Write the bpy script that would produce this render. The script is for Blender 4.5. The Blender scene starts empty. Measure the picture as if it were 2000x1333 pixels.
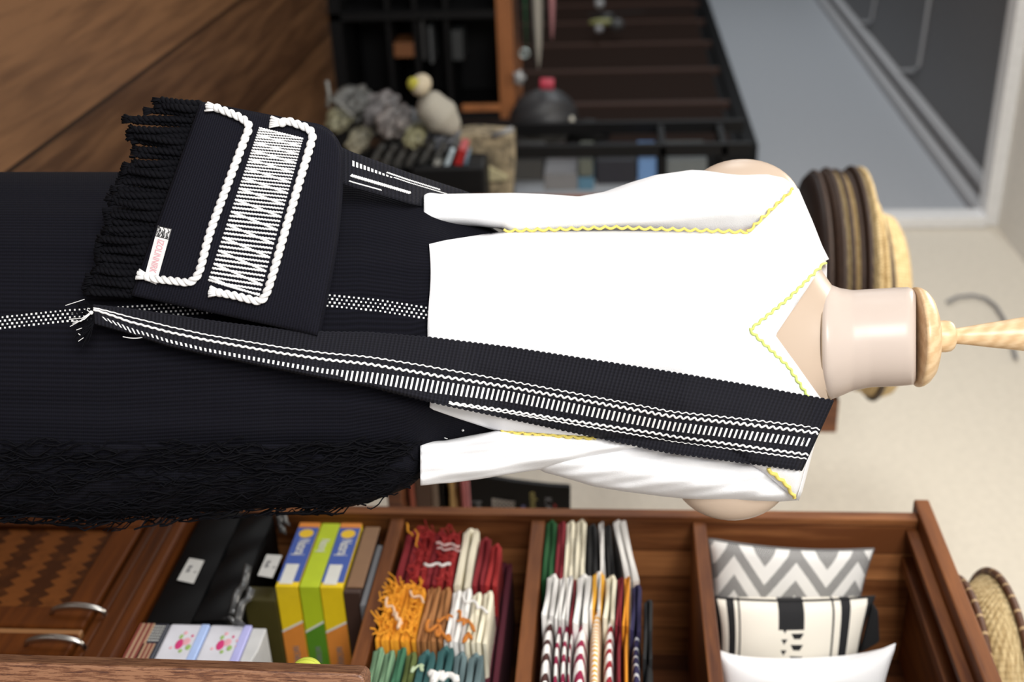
import bpy, math, random
from mathutils import Vector, Matrix
random.seed(7)
S = bpy.context.scene
COL = S.collection
# ---------------------------------------------------------------- camera (rolled a quarter turn: the photograph lies on its side)
FP = 2333.0                                   # focal length in pixels of the 2000 px frame
YAW = math.atan2(1201.0, FP)
PITCH = math.atan2(200.0, FP)
CAM = Vector((0, 0, 1.17))
FH = Vector((-math.cos(YAW), math.sin(YAW), 0))
RT = Vector((math.sin(YAW), math.cos(YAW), 0))
F3 = FH*math.cos(PITCH) - Vector((0, 0, 1))*math.sin(PITCH)
U3 = FH*math.sin(PITCH) + Vector((0, 0, 1))*math.cos(PITCH)
cd = bpy.data.cameras.new('camera'); cam = bpy.data.objects.new('camera', cd); COL.objects.link(cam)
cam.matrix_world = Matrix(((U3.x, -RT.x, -F3.x, CAM.x), (U3.y, -RT.y, -F3.y, CAM.y), (U3.z, -RT.z, -F3.z, CAM.z), (0, 0, 0, 1)))
cd.sensor_width = 36.0; cd.lens = 36.0*FP/2000; cd.clip_start = 0.05
cd.dof.use_dof = True; cd.dof.focus_distance = 1.24; cd.dof.aperture_fstop = 3.9
S.camera = cam
# ---------------------------------------------------------------- world, lights, exposure
S.view_settings.view_transform = 'Standard'; S.view_settings.look = 'None'
S.view_settings.gamma = 1; S.view_settings.use_curve_mapping = False
S.view_settings.exposure = 0.0
w = bpy.data.worlds.new('world'); S.world = w; w.use_nodes = True
w.node_tree.nodes['Background'].inputs[0].default_value = (0.92, 0.95, 1.0, 1)
w.node_tree.nodes['Background'].inputs[1].default_value = 0.48

def area(name, loc, target, sx, sy, power, col):
    l = bpy.data.lights.new(name, 'AREA'); l.shape = 'RECTANGLE'; l.size = sx; l.size_y = sy
    l.energy = power; l.color = col
    o = bpy.data.objects.new(name, l); COL.objects.link(o); o.location = loc
    o.rotation_euler = (Vector(target)-Vector(loc)).to_track_quat('-Z', 'Y').to_euler()
    return o
# assumed key light, source not seen, behind and to the left of the camera
area('assumed_key_light', CAM - FH*1.7 - RT*0.95 + Vector((0, 0, 0.80)), CAM + FH*1.5 + Vector((0, 0, 0.0)), 1.3, 1.3, 125, (1.0, 0.99, 0.96))
# added overhead fill light over the shop, no lamp in view
area('overhead_fill', (-2.6, 0.2, 2.7), (-2.6, 0.9, 0), 1.2, 0.5, 26, (1.0, 0.95, 0.86))

# added fill light from out of view, lifts the near ceiling
area('near_ceiling_fill', (-3.9, -2.9, 1.3), (-3.9, 1.0, 2.9), 1.8, 1.2, 60, (1.0, 0.98, 0.94))
# added fill light, unseen source, brightens the far grey wall
area('far_wall_fill', (-8.6, -2.6, 1.9), (-8.6, 2.0, 2.1), 2.2, 1.2, 85, (0.92, 0.97, 1.0))

# ---------------------------------------------------------------- pixel -> place helpers (photo frame 2000 x 1333; x is up in the shop, y is to the right)
def ray(x, y):
    return F3 + RT*((y-666.5)/FP) + U3*((x-1000.0)/FP)
def atD(x, y, D):
    d = ray(x, y); return CAM + d*(D/d.dot(FH))
def atY(x, y, Y):
    d = ray(x, y); return CAM + d*(Y/d.y)
def atX(x, y, X):
    d = ray(x, y); return CAM + d*(X/d.x)
def atZ(x, y, Z):
    d = ray(x, y); return CAM + d*((Z-CAM.z)/d.z)
def lerp(a, b, t): return a+(b-a)*t
def interp(x, pts):
    if x <= pts[0][0]: return pts[0][1]
    for (a, p), (b, q) in zip(pts, pts[1:]):
        if x <= b:
            return p+(q-p)*(x-a)/(b-a)
    return pts[-1][1]

# ---------------------------------------------------------------- materials
MATS = {}
class NT:
    def __init__(s, m): s.t = m.node_tree; s.n = s.t.nodes; s.l = s.t.links
    def new(s, k, **kw):
        n = s.n.new(k)
        for a, b in kw.items(): setattr(n, a, b)
        return n
    def put(s, sock, v):
        if isinstance(v, bpy.types.NodeSocket): s.l.new(v, sock)
        else: sock.default_value = v
    def m(s, op, a, b=0.0, c=0.0):
        n = s.new('ShaderNodeMath', operation=op)
        for i, v in enumerate((a, b, c)): s.put(n.inputs[i], v)
        return n.outputs[0]
    def mix(s, f, a, b):
        n = s.new('ShaderNodeMix', data_type='RGBA')
        s.put(n.inputs[0], f); s.put(n.inputs[6], a if isinstance(a, bpy.types.NodeSocket) else (*a, 1)); s.put(n.inputs[7], b if isinstance(b, bpy.types.NodeSocket) else (*b, 1))
        return n.outputs[2]
    def coord(s, kind='Object', scale=(1, 1, 1)):
        t = s.new('ShaderNodeTexCoord'); mp = s.new('ShaderNodeMapping'); s.l.new(t.outputs[kind], mp.inputs[0])
        mp.inputs['Scale'].default_value = scale
        return mp.outputs[0]
    def xyz(s, v):
        n = s.new('ShaderNodeSeparateXYZ'); s.l.new(v, n.inputs[0]); return n.outputs
    def noise(s, v, scale, detail=3, rough=.5):
        n = s.new('ShaderNodeTexNoise'); s.l.new(v, n.inputs['Vector']); n.inputs['Scale'].default_value = scale
        n.inputs['Detail'].default_value = detail; n.inputs['Roughness'].default_value = rough
        return n.outputs['Fac']
    def bump(s, h, strength, dist):
        n = s.new('ShaderNodeBump'); s.put(n.inputs['Height'], h); n.inputs['Strength'].default_value = strength; n.inputs['Distance'].default_value = dist
        s.l.new(n.outputs[0], s.bsdf.inputs['Normal'])
def mat(name, col, rough=.6, metal=0, spec=.5, fn=None, sheen=0, coat=0):
    if name in MATS: return MATS[name]
    m = bpy.data.materials.new(name); m.use_nodes = True
    t = NT(m); b = m.node_tree.nodes['Principled BSDF']; t.bsdf = b
    b.inputs['Base Color'].default_value = (*col, 1); b.inputs['Roughness'].default_value = rough
    b.inputs['Metallic'].default_value = metal; b.inputs['Specular IOR Level'].default_value = spec
    b.inputs['Sheen Weight'].default_value = sheen; b.inputs['Coat Weight'].default_value = coat
    m.diffuse_color = (*col, 1)
    if fn: fn(t, b, col)
    else:
        v = t.coord(); n = t.noise(v, 40, 3)
        t.put(b.inputs['Base Color'], t.mix(n, tuple(c*.88 for c in col), tuple(min(1, c*1.1) for c in col)))
    MATS[name] = m; return m
def wood_fn(axis, dark, light, scale=1.0, planks=0.0, plank_axis=1):
    def fn(t, b, col):
        sc = [14*scale]*3; sc[axis] = 1.2*scale
        v = t.coord('Object', tuple(sc)); n = t.noise(v, 3.0, 6, .62)
        n2 = t.noise(v, 0.7, 2)
        f = t.m('MULTIPLY_ADD', t.m('SUBTRACT', n, .5), 2.2, t.m('MULTIPLY_ADD', t.m('SUBTRACT', n2, .5), 1.6, .5))
        if planks:
            c = t.coord(); p = t.xyz(c)[plank_axis]
            k = t.m('DIVIDE', p, planks); fl = t.m('FLOOR', k)
            r = t.m('FRACT', t.m('MULTIPLY', t.m('SINE', t.m('MULTIPLY', fl, 12.9898)), 43758.5))
            f = t.m('ADD', f, t.m('MULTIPLY', t.m('SUBTRACT', r, .5), .7))
            fr = t.m('FRACT', k); gap = t.m('LESS_THAN', fr, .03)
            cc = t.mix(f, dark, light)
            t.put(b.inputs['Base Color'], t.mix(gap, cc, tuple(c*.35 for c in dark)))
        else:
            t.put(b.inputs['Base Color'], t.mix(f, dark, light))
        t.bump(n, .15, .002)
    return fn
M_unit = mat('red_brown_wood', (.18, .065, .022), .5, spec=.25, fn=wood_fn(2, (.10, .030, .010), (.26, .095, .034)))
M_unitx = mat('red_brown_wood_boards', (.18, .065, .022), .5, spec=.22, fn=wood_fn(0, (.075, .021, .006), (.25, .085, .022)))
M_unity = mat('red_brown_wood_planks', (.18, .065, .022), .5, spec=.22, fn=wood_fn(2, (.13, .042, .013), (.42, .17, .06), 1, .055, 1))
M_cab = mat('orange_brown_wood', (.12, .035, .008), .5, spec=.16, fn=wood_fn(0, (.036, .008, .0015), (.125, .034, .005)))
M_floor = mat('wood_floor', (.18, .09, .045), .34, fn=wood_fn(0, (.055, .025, .012), (.17, .085, .040), .8, .36, 1))
def rattan(t, b, col):
    x, y, z = t.xyz(t.coord())
    a = t.m('SINE', t.m('MULTIPLY', z, 420.0)); c = t.m('SINE', t.m('MULTIPLY', x, 90.0))
    f = t.m('MULTIPLY_ADD', t.m('MULTIPLY', a, c), .5, .5)
    t.put(b.inputs['Base Color'], t.mix(f, (.008, .004, .003), (.028, .014, .009)))
M_rattan = mat('dark_rattan', (.03, .016, .01), .8, spec=.1, fn=rattan)
M_black = mat('black_lacquer', (.0035, .0035, .004), .5, spec=.2)
M_blackplastic = mat('black_film', (.003, .003, .0034), .5, spec=.10)
M_cream = mat('cream_wall_paint', (.68, .625, .53), .8)
M_white_ceiling = mat('white_ceiling_paint', (.84, .82, .77), .8)
M_grey_wall = mat('dim_grey_satin', (.44, .46, .49), .3)  # weaker light of the far zone is put into this grey
M_grey_ceiling = mat('dim_grey_ceiling', (.14, .14, .145), .5)  # far ceiling: its dim light is part of the dark grey
M_trim = mat('white_trim_paint', (.80, .80, .80), .4)
M_groove = mat('light_grey_trim', (.42, .42, .43), .5)
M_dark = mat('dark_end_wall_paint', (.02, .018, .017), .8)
def cloth(t, b, col):
    v = t.coord(); n = t.noise(v, 900, 2); n2 = t.noise(v, 14, 3)
    t.put(b.inputs['Base Color'], t.mix(n2, tuple(c*.95 for c in col), col)); t.bump(t.m('ADD', t.m('MULTIPLY', n, .25), n2), .25, .006)
M_blouse = mat('white_cotton', (.86, .86, .88), .9, fn=cloth, spec=.2)
def skin(t, b, col):
    pass
M_neck = mat('pale_mannequin_cover', (.58, .485, .425), .32, fn=skin, spec=.35)
M_chest = mat('beige_mannequin_shell', (.54, .42, .325), .35, fn=skin, spec=.35)
def pine(t, b, col):
    v = t.coord('Object', (26, 26, 5)); n = t.noise(v, 3.2, 5, .6)
    x, y, z = t.xyz(t.coord())
    s = t.m('SINE', t.m('MULTIPLY_ADD', t.m('ADD', t.m('MULTIPLY', z, 1.2), y), 330.0, t.m('MULTIPLY', n, 12.0)))
    t.put(b.inputs['Base Color'], t.mix(t.m('MULTIPLY_ADD', s, .26, .5), (.60, .38, .19), (.84, .62, .38)))
M_pine = mat('pine_wood', (.66, .44, .25), .35, fn=pine)
def ribs(axisuv, freq, strength):
    def fn(t, b, col):
        u = t.xyz(t.coord('UV'))
        s = t.m('SINE', t.m('MULTIPLY', u[axisuv], freq)); s2 = t.m('SINE', t.m('MULTIPLY', u[1-axisuv], freq*1.7))
        t.put(b.inputs['Base Color'], t.mix(t.m('MULTIPLY_ADD', s, .5, .5), tuple(c*.72 for c in col), tuple(c*1.28 for c in col)))
        t.bump(t.m('ADD', s, t.m('MULTIPLY', s2, .35)), strength, .0012)
    return fn
# uv is in photo pixels /100 at the garment
M_skirt = mat('black_ribbed_cotton', (.0050, .0050, .0085), .9, fn=ribs(1, 2*math.pi*16, .28), spec=.12)
M_bag = mat('black_woven_bag_cloth', (.0065, .0065, .0115), .85, fn=ribs(0, 2*math.pi*19, .3), spec=.14)
M_strap = mat('black_woven_strap', (.0105, .0105, .0155), .85, fn=ribs(0, 2*math.pi*13, .5), spec=.2)
M_thread = mat('black_thread', (.0030, .0030, .0048), .85, spec=.12)
M_whitecord = mat('white_cord', (.85, .85, .85), .8)
M_yellow = mat('pale_yellow_stitch', (.80, .66, .16), .8)
M_green = mat('pale_lime_stitch', (.62, .74, .20), .8)
M_label = mat('white_label', (.8, .79, .79), .7)
M_red = mat('red_ink', (.75, .40, .44), .8)
M_blackink = mat('black_ink', (.02, .02, .02), .8)
M_chrome = mat('brushed_steel', (.55, .52, .48), .28, 1)
def colmat(name, c, rough=.8, **k): return mat(name, c, rough, **k)

# ---------------------------------------------------------------- mesh helpers
class MB:
    def __init__(s): s.v = []; s.f = []; s.uv = {}; s.mi = []; s.cur = 0
    def add(s, vs, fs, uvs=None):
        o = len(s.v); s.v += [Vector(v) for v in vs]
        for f in fs:
            s.f.append([i+o for i in f]); s.mi.append(s.cur)
        if uvs:
            for i, u in enumerate(uvs): s.uv[i+o] = u
        return s
    def box(s, a, b):
        x0, y0, z0 = [min(a[i], b[i]) for i in range(3)]; x1, y1, z1 = [max(a[i], b[i]) for i in range(3)]
        return s.add([(x0, y0, z0), (x1, y0, z0), (x1, y1, z0), (x0, y1, z0), (x0, y0, z1), (x1, y0, z1), (x1, y1, z1), (x0, y1, z1)],
              [(0, 3, 2, 1), (4, 5, 6, 7), (0, 1, 5, 4), (1, 2, 6, 5), (2, 3, 7, 6), (3, 0, 4, 7)])
    def grid(s, nu, nv, fn, cu=False, cv=False, skip=None, uvf=None):
        vs = []; uvs = []
        for j in range(nv):
            for i in range(nu):
                u = i/(nu if cu else nu-1); v = j/(nv if cv else nv-1)
                vs.append(fn(u, v)); uvs.append(uvf(u, v) if uvf else (u, v))
        fs = []
        for j in range(nv if cv else nv-1):
            for i in range(nu if cu else nu-1):
                a = j*nu+i; b = j*nu+(i+1) % nu; c = ((j+1) % nv)*nu+(i+1) % nu; d = ((j+1) % nv)*nu+i
                fs.append((a, b, c, d))
        return s.add(vs, fs, uvs)
    def tube(s, pts, r, n=8, cap=True, closed=False):
        pts = [Vector(p) for p in pts]; m = len(pts); vs = []
        ref = None
        for i, p in enumerate(pts):
            if closed: t = pts[(i+1) % m]-pts[i-1]
            else: t = pts[min(i+1, m-1)]-pts[max(i-1, 0)]
            if t.length < 1e-9: t = Vector((0, 0, 1))
            t.normalize()
            if ref is None: ref = t.orthogonal().normalized()
            ref = (ref - t*ref.dot(t))
            if ref.length < 1e-6: ref = t.orthogonal()
            ref.normalize(); bi = t.cross(ref)
            rr = r(i/(m-1)) if callable(r) else r
            for k in range(n):
                a = 2*math.pi*k/n; vs.append(p+(ref*math.cos(a)+bi*math.sin(a))*rr)
        fs = []
        for i in range(m if closed else m-1):
            for k in range(n):
                fs.append((i*n+k, i*n+(k+1) % n, ((i+1) % m)*n+(k+1) % n, ((i+1) % m)*n+k))
        if cap and not closed: fs += [tuple(range(n-1, -1, -1)), tuple((m-1)*n+k for k in range(n))]
        return s.add(vs, fs)
    def lathe(s, prof, c, n=40, axis=Vector((0, 0, 1))):      # prof: (radius, height)
        c = Vector(c); ax = axis.normalized(); e = ax.orthogonal().normalized(); g = ax.cross(e)
        vs = []
        for r, h in prof:
            for k in range(n):
                a = 2*math.pi*k/n; vs.append(c+ax*h+(e*math.cos(a)+g*math.sin(a))*r)
        fs = []
        for i in range(len(prof)-1):
            for k in range(n): fs.append((i*n+k, i*n+(k+1) % n, (i+1)*n+(k+1) % n, (i+1)*n+k))
        fs += [tuple(range(n-1, -1, -1)), tuple((len(prof)-1)*n+k for k in range(n))]
        return s.add(vs, fs)
    def ellipsoid(s, c, rx, ry, rz, n=24, m=14, f=None, basis=None):
        c = Vector(c); bx = basis or (Vector((1, 0, 0)), Vector((0, 1, 0)), Vector((0, 0, 1)))
        def fn(u, v):
            a = 2*math.pi*u; b = math.pi*(v*.998+.001)-math.pi/2
            d = (math.cos(b)*math.cos(a), math.cos(b)*math.sin(a), math.sin(b)); k = f(*d) if f else 1
            return c+bx[0]*(d[0]*rx*k)+bx[1]*(d[1]*ry*k)+bx[2]*(d[2]*rz*k)
        return s.grid(n, m, fn, cu=True)
    def prism(s, poly, ext):
        n = len(poly); poly = [Vector(p) for p in poly]; ext = Vector(ext)
        return s.add(poly+[p+ext for p in poly], [tuple(range(n-1, -1, -1)), tuple(range(n, 2*n))]+[(i, (i+1) % n, n+(i+1) % n, n+i) for i in range(n)])
    def quadbox(s, q, ext):  # four corners + thickness vector
        return s.prism(q, ext)
    def build(s, name, m, parent=None, smooth=False, bevel=0, solid=0, sub=0):
        org = ROOT.get(parent.name, Vector((0, 0, 0))) if parent else Vector((0, 0, 0))
        me = bpy.data.meshes.new(name)
        me.from_pydata([v-org for v in s.v], [], s.f)
        for k in (m if isinstance(m, (list, tuple)) else [m]): me.materials.append(k)
        for p, i in zip(me.polygons, s.mi): p.material_index = i; p.use_smooth = smooth
        if s.uv:
            l = me.uv_layers.new(name='uv')
            for lp in me.loops: l.data[lp.index].uv = s.uv.get(lp.vertex_index, (0, 0))
        me.update()
        o = bpy.data.objects.new(name, me); COL.objects.link(o)
        if parent: o.parent = parent; ROOT[o.name] = org
        if bevel:
            b = o.modifiers.new('bevel', 'BEVEL'); b.width = bevel; b.segments = 2; b.limit_method = 'ANGLE'
        if sub:
            b = o.modifiers.new('sub', 'SUBSURF'); b.levels = sub; b.render_levels = sub
        if solid:
            b = o.modifiers.new('solid', 'SOLIDIFY'); b.thickness = solid; b.offset = 0
        return o
ROOT = {}
def thing(name, label, cat, loc=(0, 0, 0), group=None):
    o = bpy.data.objects.new(name, None); COL.objects.link(o); o.location = loc; o.empty_display_size = .05
    o['label'] = label; o['category'] = cat
    if group: o['group'] = group
    ROOT[o.name] = Vector(loc); return o
def tag(o, label, cat, group=None):
    o['label'] = label; o['category'] = cat
    if group: o['group'] = group
    # origin at the base of the thing
    me = o.data
    if me and len(me.vertices):
        xs = [v.co.copy() for v in me.vertices]
        c = Vector((sum(v.x for v in xs)/len(xs), sum(v.y for v in xs)/len(xs), min(v.z for v in xs)))
        me.transform(Matrix.Translation(-c)); o.location = c
        ROOT[o.name] = c
    return o
def struct(name, mb, m, **k):
    o = mb.build(name, m, None, **k); o['kind'] = 'structure'; return o
def text(name, s, m, parent, origin, rdir, udir, height, ext=.0004, align='LEFT', xs=1.0, tidy=True):
    c = bpy.data.curves.new(name, 'FONT'); c.body = s; c.size = 1; c.align_x = align; c.align_y = 'CENTER'; c.extrude = .5; c.offset = .012; c.resolution_u = 3
    tmp = bpy.data.objects.new('tmp', c); COL.objects.link(tmp)
    dg = bpy.context.evaluated_depsgraph_get(); dg.update()
    me = bpy.data.meshes.new_from_object(tmp.evaluated_get(dg)); bpy.data.objects.remove(tmp)
    r = Vector(rdir).normalized(); u = Vector(udir).normalized(); n = r.cross(u)
    org = ROOT.get(parent.name, Vector()) if parent else Vector()
    for v in me.vertices:
        p = v.co.copy(); v.co = Vector(origin)-org + r*(p.x*height*xs)+u*(p.y*height)+n*((p.z+.5)*ext)
    me.materials.clear(); me.materials.append(m)
    o = bpy.data.objects.new(name, me); COL.objects.link(o); o.parent = parent; ROOT[o.name] = org
    return o

# ================================================================= THE SETTING
YW = 2.0; XC = -5.0; ZC = 2.80
struct('floor', MB().box((-11, -3.2, -.05), (1.5, YW, 0)), M_floor)
struct('wall_right', MB().box((XC, YW, 0), (1.5, YW+.1, ZC+.05)), M_cream)
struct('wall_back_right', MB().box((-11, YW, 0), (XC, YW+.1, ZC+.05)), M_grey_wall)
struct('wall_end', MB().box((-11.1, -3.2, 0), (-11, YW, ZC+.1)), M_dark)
struct('ceiling', MB().box((XC, -3.2, ZC+.02), (1.5, YW, ZC+.1)), M_white_ceiling)
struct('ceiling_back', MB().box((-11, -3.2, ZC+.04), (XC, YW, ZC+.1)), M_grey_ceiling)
struct('trim_1', MB().box((XC-.09, -3.2, ZC-.035), (XC+.03, YW, ZC+.045)), M_trim, bevel=.008)
struct('trim_2', MB().box((XC-.06, YW-.05, 2.28), (XC+.05, YW, ZC-.03)), M_trim, bevel=.006)
struct('trim_3', MB().box((-11, YW-.05, ZC-.05), (XC-.05, YW, ZC+.04)).box((-11, YW-.13, ZC-.01), (XC-.05, YW-.09, ZC+.04)), M_groove, bevel=.004)
for k, pts in enumerate((((1640, 44), (1695, 44), (1703, 38), (1717, -40)), ((1725, 140), (1785, 138), (1796, 128), (1822, -40)))):
    struct('trim_%d' % (4+k), MB().tube([atZ(x, y, ZC+.035) for x, y in pts], .012, 6), M_groove)
# cable on the wall
tag(MB().tube([atY(x, y, 1.985) for x, y in ((1850, 590), (1870, 580), (1900, 577), (1925, 583), (1945, 598), (1960, 622), (1972, 655), (1985, 700))], .006, 6).build('cable', mat('grey_cable', (.18, .18, .2), .5), smooth=True),
    'thin grey cable looped on the cream wall above the mannequin neck', 'cable')
# ================================================================= MANNEQUIN AND CLOTHES  (profiles given along x = upward in the shop)
DC = 1.36
def se(c, n=2.0):        # superellipse depth factor
    c = min(1.0, abs(c)); return (1-c**n)**(1.0/n)
SK_L = [(-1100, 330), (0, 336), (250, 336), (640, 318), (700, 318), (760, 338), (830, 368), (860, 380), (1000, 470)]
SK_R = [(-1100, 990), (0, 1005), (200, 1012), (400, 1000), (560, 992), (680, 992), (750, 972), (800, 952), (830, 925), (860, 900), (1000, 850)]
SK_D = [(-1100, .135), (0, .13), (500, .13), (830, .112), (1000, .085)]
def skirt_off(x, y):
    l = interp(x, SK_L); r = interp(x, SK_R); c = (y-(l+r)/2)/((r-l)/2)
    if abs(c) >= 1: return 0
    return interp(x, SK_D)*se(c, 2.3)
def skirt_pt(x, y, out=0.0):
    fold = .0022*math.sin(y*.045+x*.004)+.0015*math.sin(y*.11-x*.006)
    return atD(x, y, DC-skirt_off(x, y)-out-fold)
# --- mannequin body
man = thing('mannequin', 'headless dress form with pale neck and turned pine finial, wearing white blouse and black skirt', 'mannequin', tuple(Vector((atD(1000, 660, DC).x, atD(1000, 660, DC).y, 0))))
BW = [(700, 150), (838, 160), (990, 165), (1200, 175), (1400, 215), (1500, 270), (1550, 262), (1580, 190), (1596, 152), (1608, 132), (1618, 116), (1626, 106), (1640, 90)]
BD = [(700, .09), (990, .09), (1200, .10), (1350, .105), (1450, .088), (1550, .066), (1590, .060), (1604, .0605), (1612, .058), (1624, .056), (1640, .050)]
def body_fn(u, v):
    x = lerp(700, 1640, v); a = 2*math.pi*u; c = math.cos(a); s = math.sin(a)
    y = lerp(662, 665, v)+interp(x, BW)*c; d = interp(x, BD)
    return atD(x, y, DC-d*s)
m = MB().grid(64, 60, body_fn, cu=True)
m.build('torso', M_chest, man, smooth=True)
# shoulder caps
for (x, y, rx, ry, rd) in ((1449, 400, 112, 88, .036), (1428, 926, 112, 90, .036)):
    c = atD(x, y, DC); k = DC/FP
    MB().ellipsoid(c, ry*k, rd, rx*k, 40, 26, basis=(RT, FH, Vector((0, 0, 1)))).build('shoulder_cap', M_chest, man, smooth=True)
# neck with its cover
NL = [(1604, 558), (1612, 552), (1622, 556), (1640, 563), (1665, 567), (1700, 565), (1750, 562), (1775, 561), (1784, 566), (1789, 572)]
NR = [(1604, 772), (1612, 780), (1622, 781), (1640, 775), (1665, 764), (1700, 757), (1750, 755), (1775, 753), (1784, 752), (1789, 744)]
def neck_fn(u, v):
    s = 1-(1-v)**1.0; a = 2*math.pi*u; c = math.cos(a)
    x = lerp(1605+18*abs(c)**5, 1789, s); l = interp(x, NL); r = interp(x, NR); h = (r-l)/2
    return atD(x, (l+r)/2+h*c, DC-h*DC/FP*.98*math.sin(a))
m = MB().grid(64, 34, neck_fn, cu=True); n = 34*64
m.f.append([33*64+i for i in range(64)]); m.mi.append(0)
m.build('neck', M_neck, man, smooth=True)
MB().tube([neck_fn(i/96, 0) for i in range(97)], .0009, 6).build('neck_seam', mat('tan_seam', (.30, .22, .15), .6), man, smooth=True)
kx = DC/FP
def zof(x): return atD(x, 655, DC).z
z0 = zof(1789)
tilt = (atD(1998, 653, DC)-atD(1789, 659, DC)).normalized()
base = atD(1788, 659, DC)
def prof(ps): return [(r*kx, (x-1788)*kx*1.005) for x, r in ps]
MB().lathe(prof([(1786, 60), (1786, 92), (1788, 95), (1792, 95.5), (1798, 94), (1806, 89), (1815, 78), (1821, 62), (1824, 48), (1825, 30)]), base, 64, tilt).build('wooden_cap', M_pine, man, smooth=True)
MB().lathe(prof([(1820, 30), (1826, 29), (1832, 30), (1842, 30.5), (1852, 29), (1857, 25), (1861, 17), (1862, 14)]), base, 48, tilt).build('finial_knob', M_pine, man, smooth=True)
MB().lathe(prof([(1858, 13), (1862, 15), (1880, 17), (1920, 23), (1960, 28.5), (1994, 33.5), (1998, 33), (2000, 31)]), base, 48, tilt).build('finial_cone', M_pine, man, smooth=True)
b = man.location
MB().lathe([(.014, .02), (.014, .95)], (b.x, b.y, 0), 16).build('stand_pole', M_chrome, man, smooth=True)
MB().lathe([(.17, 0), (.17, .012), (.15, .02), (.02, .03)], (b.x, b.y, 0), 40).build('stand_base', M_chrome, man, smooth=False)

# --- skirt
skirt = thing('skirt', 'long black ribbed wrap skirt with dotted white stripe and shaggy fringed edge on the mannequin', 'skirt', tuple(man.location))
def skirt_fn(u, v):
    x = lerp(-780, 1000, v); a = 2*math.pi*u; c = math.cos(a); s = math.sin(a)
    cc = math.copysign(abs(c)**(2/2.3), c); ss = math.copysign(abs(s)**(2/2.3), s)
    l = interp(x, SK_L); r = interp(x, SK_R); y = (l+r)/2+(r-l)/2*cc
    fold = (.0022*math.sin(y*.045+x*.004)+.0015*math.sin(y*.11-x*.006))*max(0, s)**.5 if s > 0 else 0
    return atD(x, y, DC-interp(x, SK_D)*ss-fold)
MB().grid(140, 110, skirt_fn, cu=True, uvf=lambda u, v: (v*17.8, u*16)).build('skirt_cloth', M_skirt, skirt, smooth=True)
# wrap panel edge on the right, from which the fringe hangs
def flap_fn(u, v):
    x = lerp(-780, 815, v); y = lerp(868, interp(x, SK_R)-3, u)
    return skirt_pt(x, y, .006+.004*math.sin(u*3.1)+.0025*math.sin(x*.03+u*5)*u)
MB().grid(16, 90, flap_fn, uvf=lambda u, v: (v*17.8, u*1.5)).build('wrap_panel', M_skirt, skirt, smooth=True, solid=.003)
# white dotted stripe
def stripe_y(x): return interp(x, [(-700, 660), (0, 631), (130, 617), (640, 587), (740, 597), (840, 613), (860, 616)])
m = MB(); i = 0; x = -700.0
while x < 850:
    for row in range(4):
        xx = x+(4.7 if row % 2 else 0); y = stripe_y(xx)-10.5+row*7.0
        s = 1.8+random.uniform(-.3, .3)
        m.add([skirt_pt(xx-s, y-s, .0012), skirt_pt(xx+s, y-s, .0012), skirt_pt(xx+s, y+s, .0012), skirt_pt(xx-s, y+s, .0012)], [(0, 1, 2, 3)])
    x += 9.4
m.build('dotted_stripe', M_whitecord, skirt)
# fringe threads
OUT_R = [(-760, 1010), (0, 1019), (80, 1022), (150, 1030), (200, 1043), (240, 1034), (300, 1030), (390, 1014), (520, 1006), (600, 1003), (680, 1008), (705, 998), (750, 985), (800, 962), (822, 944)]
m = MB(); rnd = random.Random(3)
for k in range(620):
    x = rnd.uniform(-300, 828); y = rnd.uniform(858, interp(x, SK_R)-4) if k % 3 else interp(x, SK_R)-rnd.uniform(0, 12)
    L = rnd.uniform(60, 150); ph = rnd.uniform(0, 6); am = rnd.uniform(3, 9); dr = rnd.uniform(-10, 42)
    pts = []
    for j in range(9):
        t = j/8; xx = x-L*t; yy = y+dr*t+am*math.sin(ph+t*rnd.uniform(5, 9))
        yy = min(yy, interp(xx, OUT_R)+rnd.uniform(-3, 3))
        pts.append(skirt_pt(xx, min(yy, interp(xx, SK_R)-1), .010+.010*rnd.random()*math.sin(t*3.1)+.002))
        if yy > interp(xx, SK_R)-1:
            pts[-1] = atD(xx, yy, DC-.03-.02*math.sin(ph))
    m.tube(pts, rnd.uniform(.0006, .0013), 4, cap=False)
o = m.build('fringe', M_thread, skirt, smooth=True); o['kind'] = 'stuff'
# dangling white loose threads and two beads beside the hem
m = MB()
for (x, y) in ((904, 841), (910, 855)):
    m.ellipsoid(skirt_pt(x, y, .004), .0017, .0017, .0017, 10, 8)
m.build('bead', mat('silver_bead', (.7, .7, .7), .2, .8), skirt, smooth=True)

# --- blouse
blouse = thing('blouse', 'white cotton kimono blouse with yellow and lime scalloped stitching, long open sleeves', 'blouse', tuple(man.location))
WL = [(836, 478), (870, 470), (930, 461), (990, 453), (1200, 452), (1400, 455), (1462, 455), (1500, 418), (1550, 366), (1580, 436), (1600, 487), (1612, 510), (1616, 522)]
WR = [(836, 793), (842, 799), (900, 819), (975, 843), (1100, 852), (1300, 862), (1430, 880), (1500, 928), (1555, 976), (1580, 880), (1600, 812), (1612, 785), (1616, 772)]
def b_off(x, c, back=False):
    d = interp(x, [(836, .12), (990, .112), (1200, .113), (1340, .116), (1450, .098), (1550, .078), (1600, .064), (1616, .060)])
    side = interp(x, [(836, .04), (990, .050), (1300, .064), (1462, .066), (1550, .030), (1600, .030), (1616, .03)])
    return side+(d-side)*se(c, 2.2)
def b_front(x, y):
    l = interp(x, WL); r = interp(x, WR); c = (y-(l+r)/2)/((r-l)/2); c = max(-1, min(1, c))
    o = b_off(x, c)
    if x < 1040: o = max(o, lerp(skirt_off(min(x, 990), y)+.007, 0, max(0, (x-990)/50)))
    o += .0022*math.sin(y*.03+x*.009)*math.sin(x*.011)+.0015*math.sin(y*.07-x*.012)
    return o
def neckline(y):
    return interp(y, [(505, 1616), (512, 1611), (655, 1514), (783, 1606), (790, 1616)])
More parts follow.
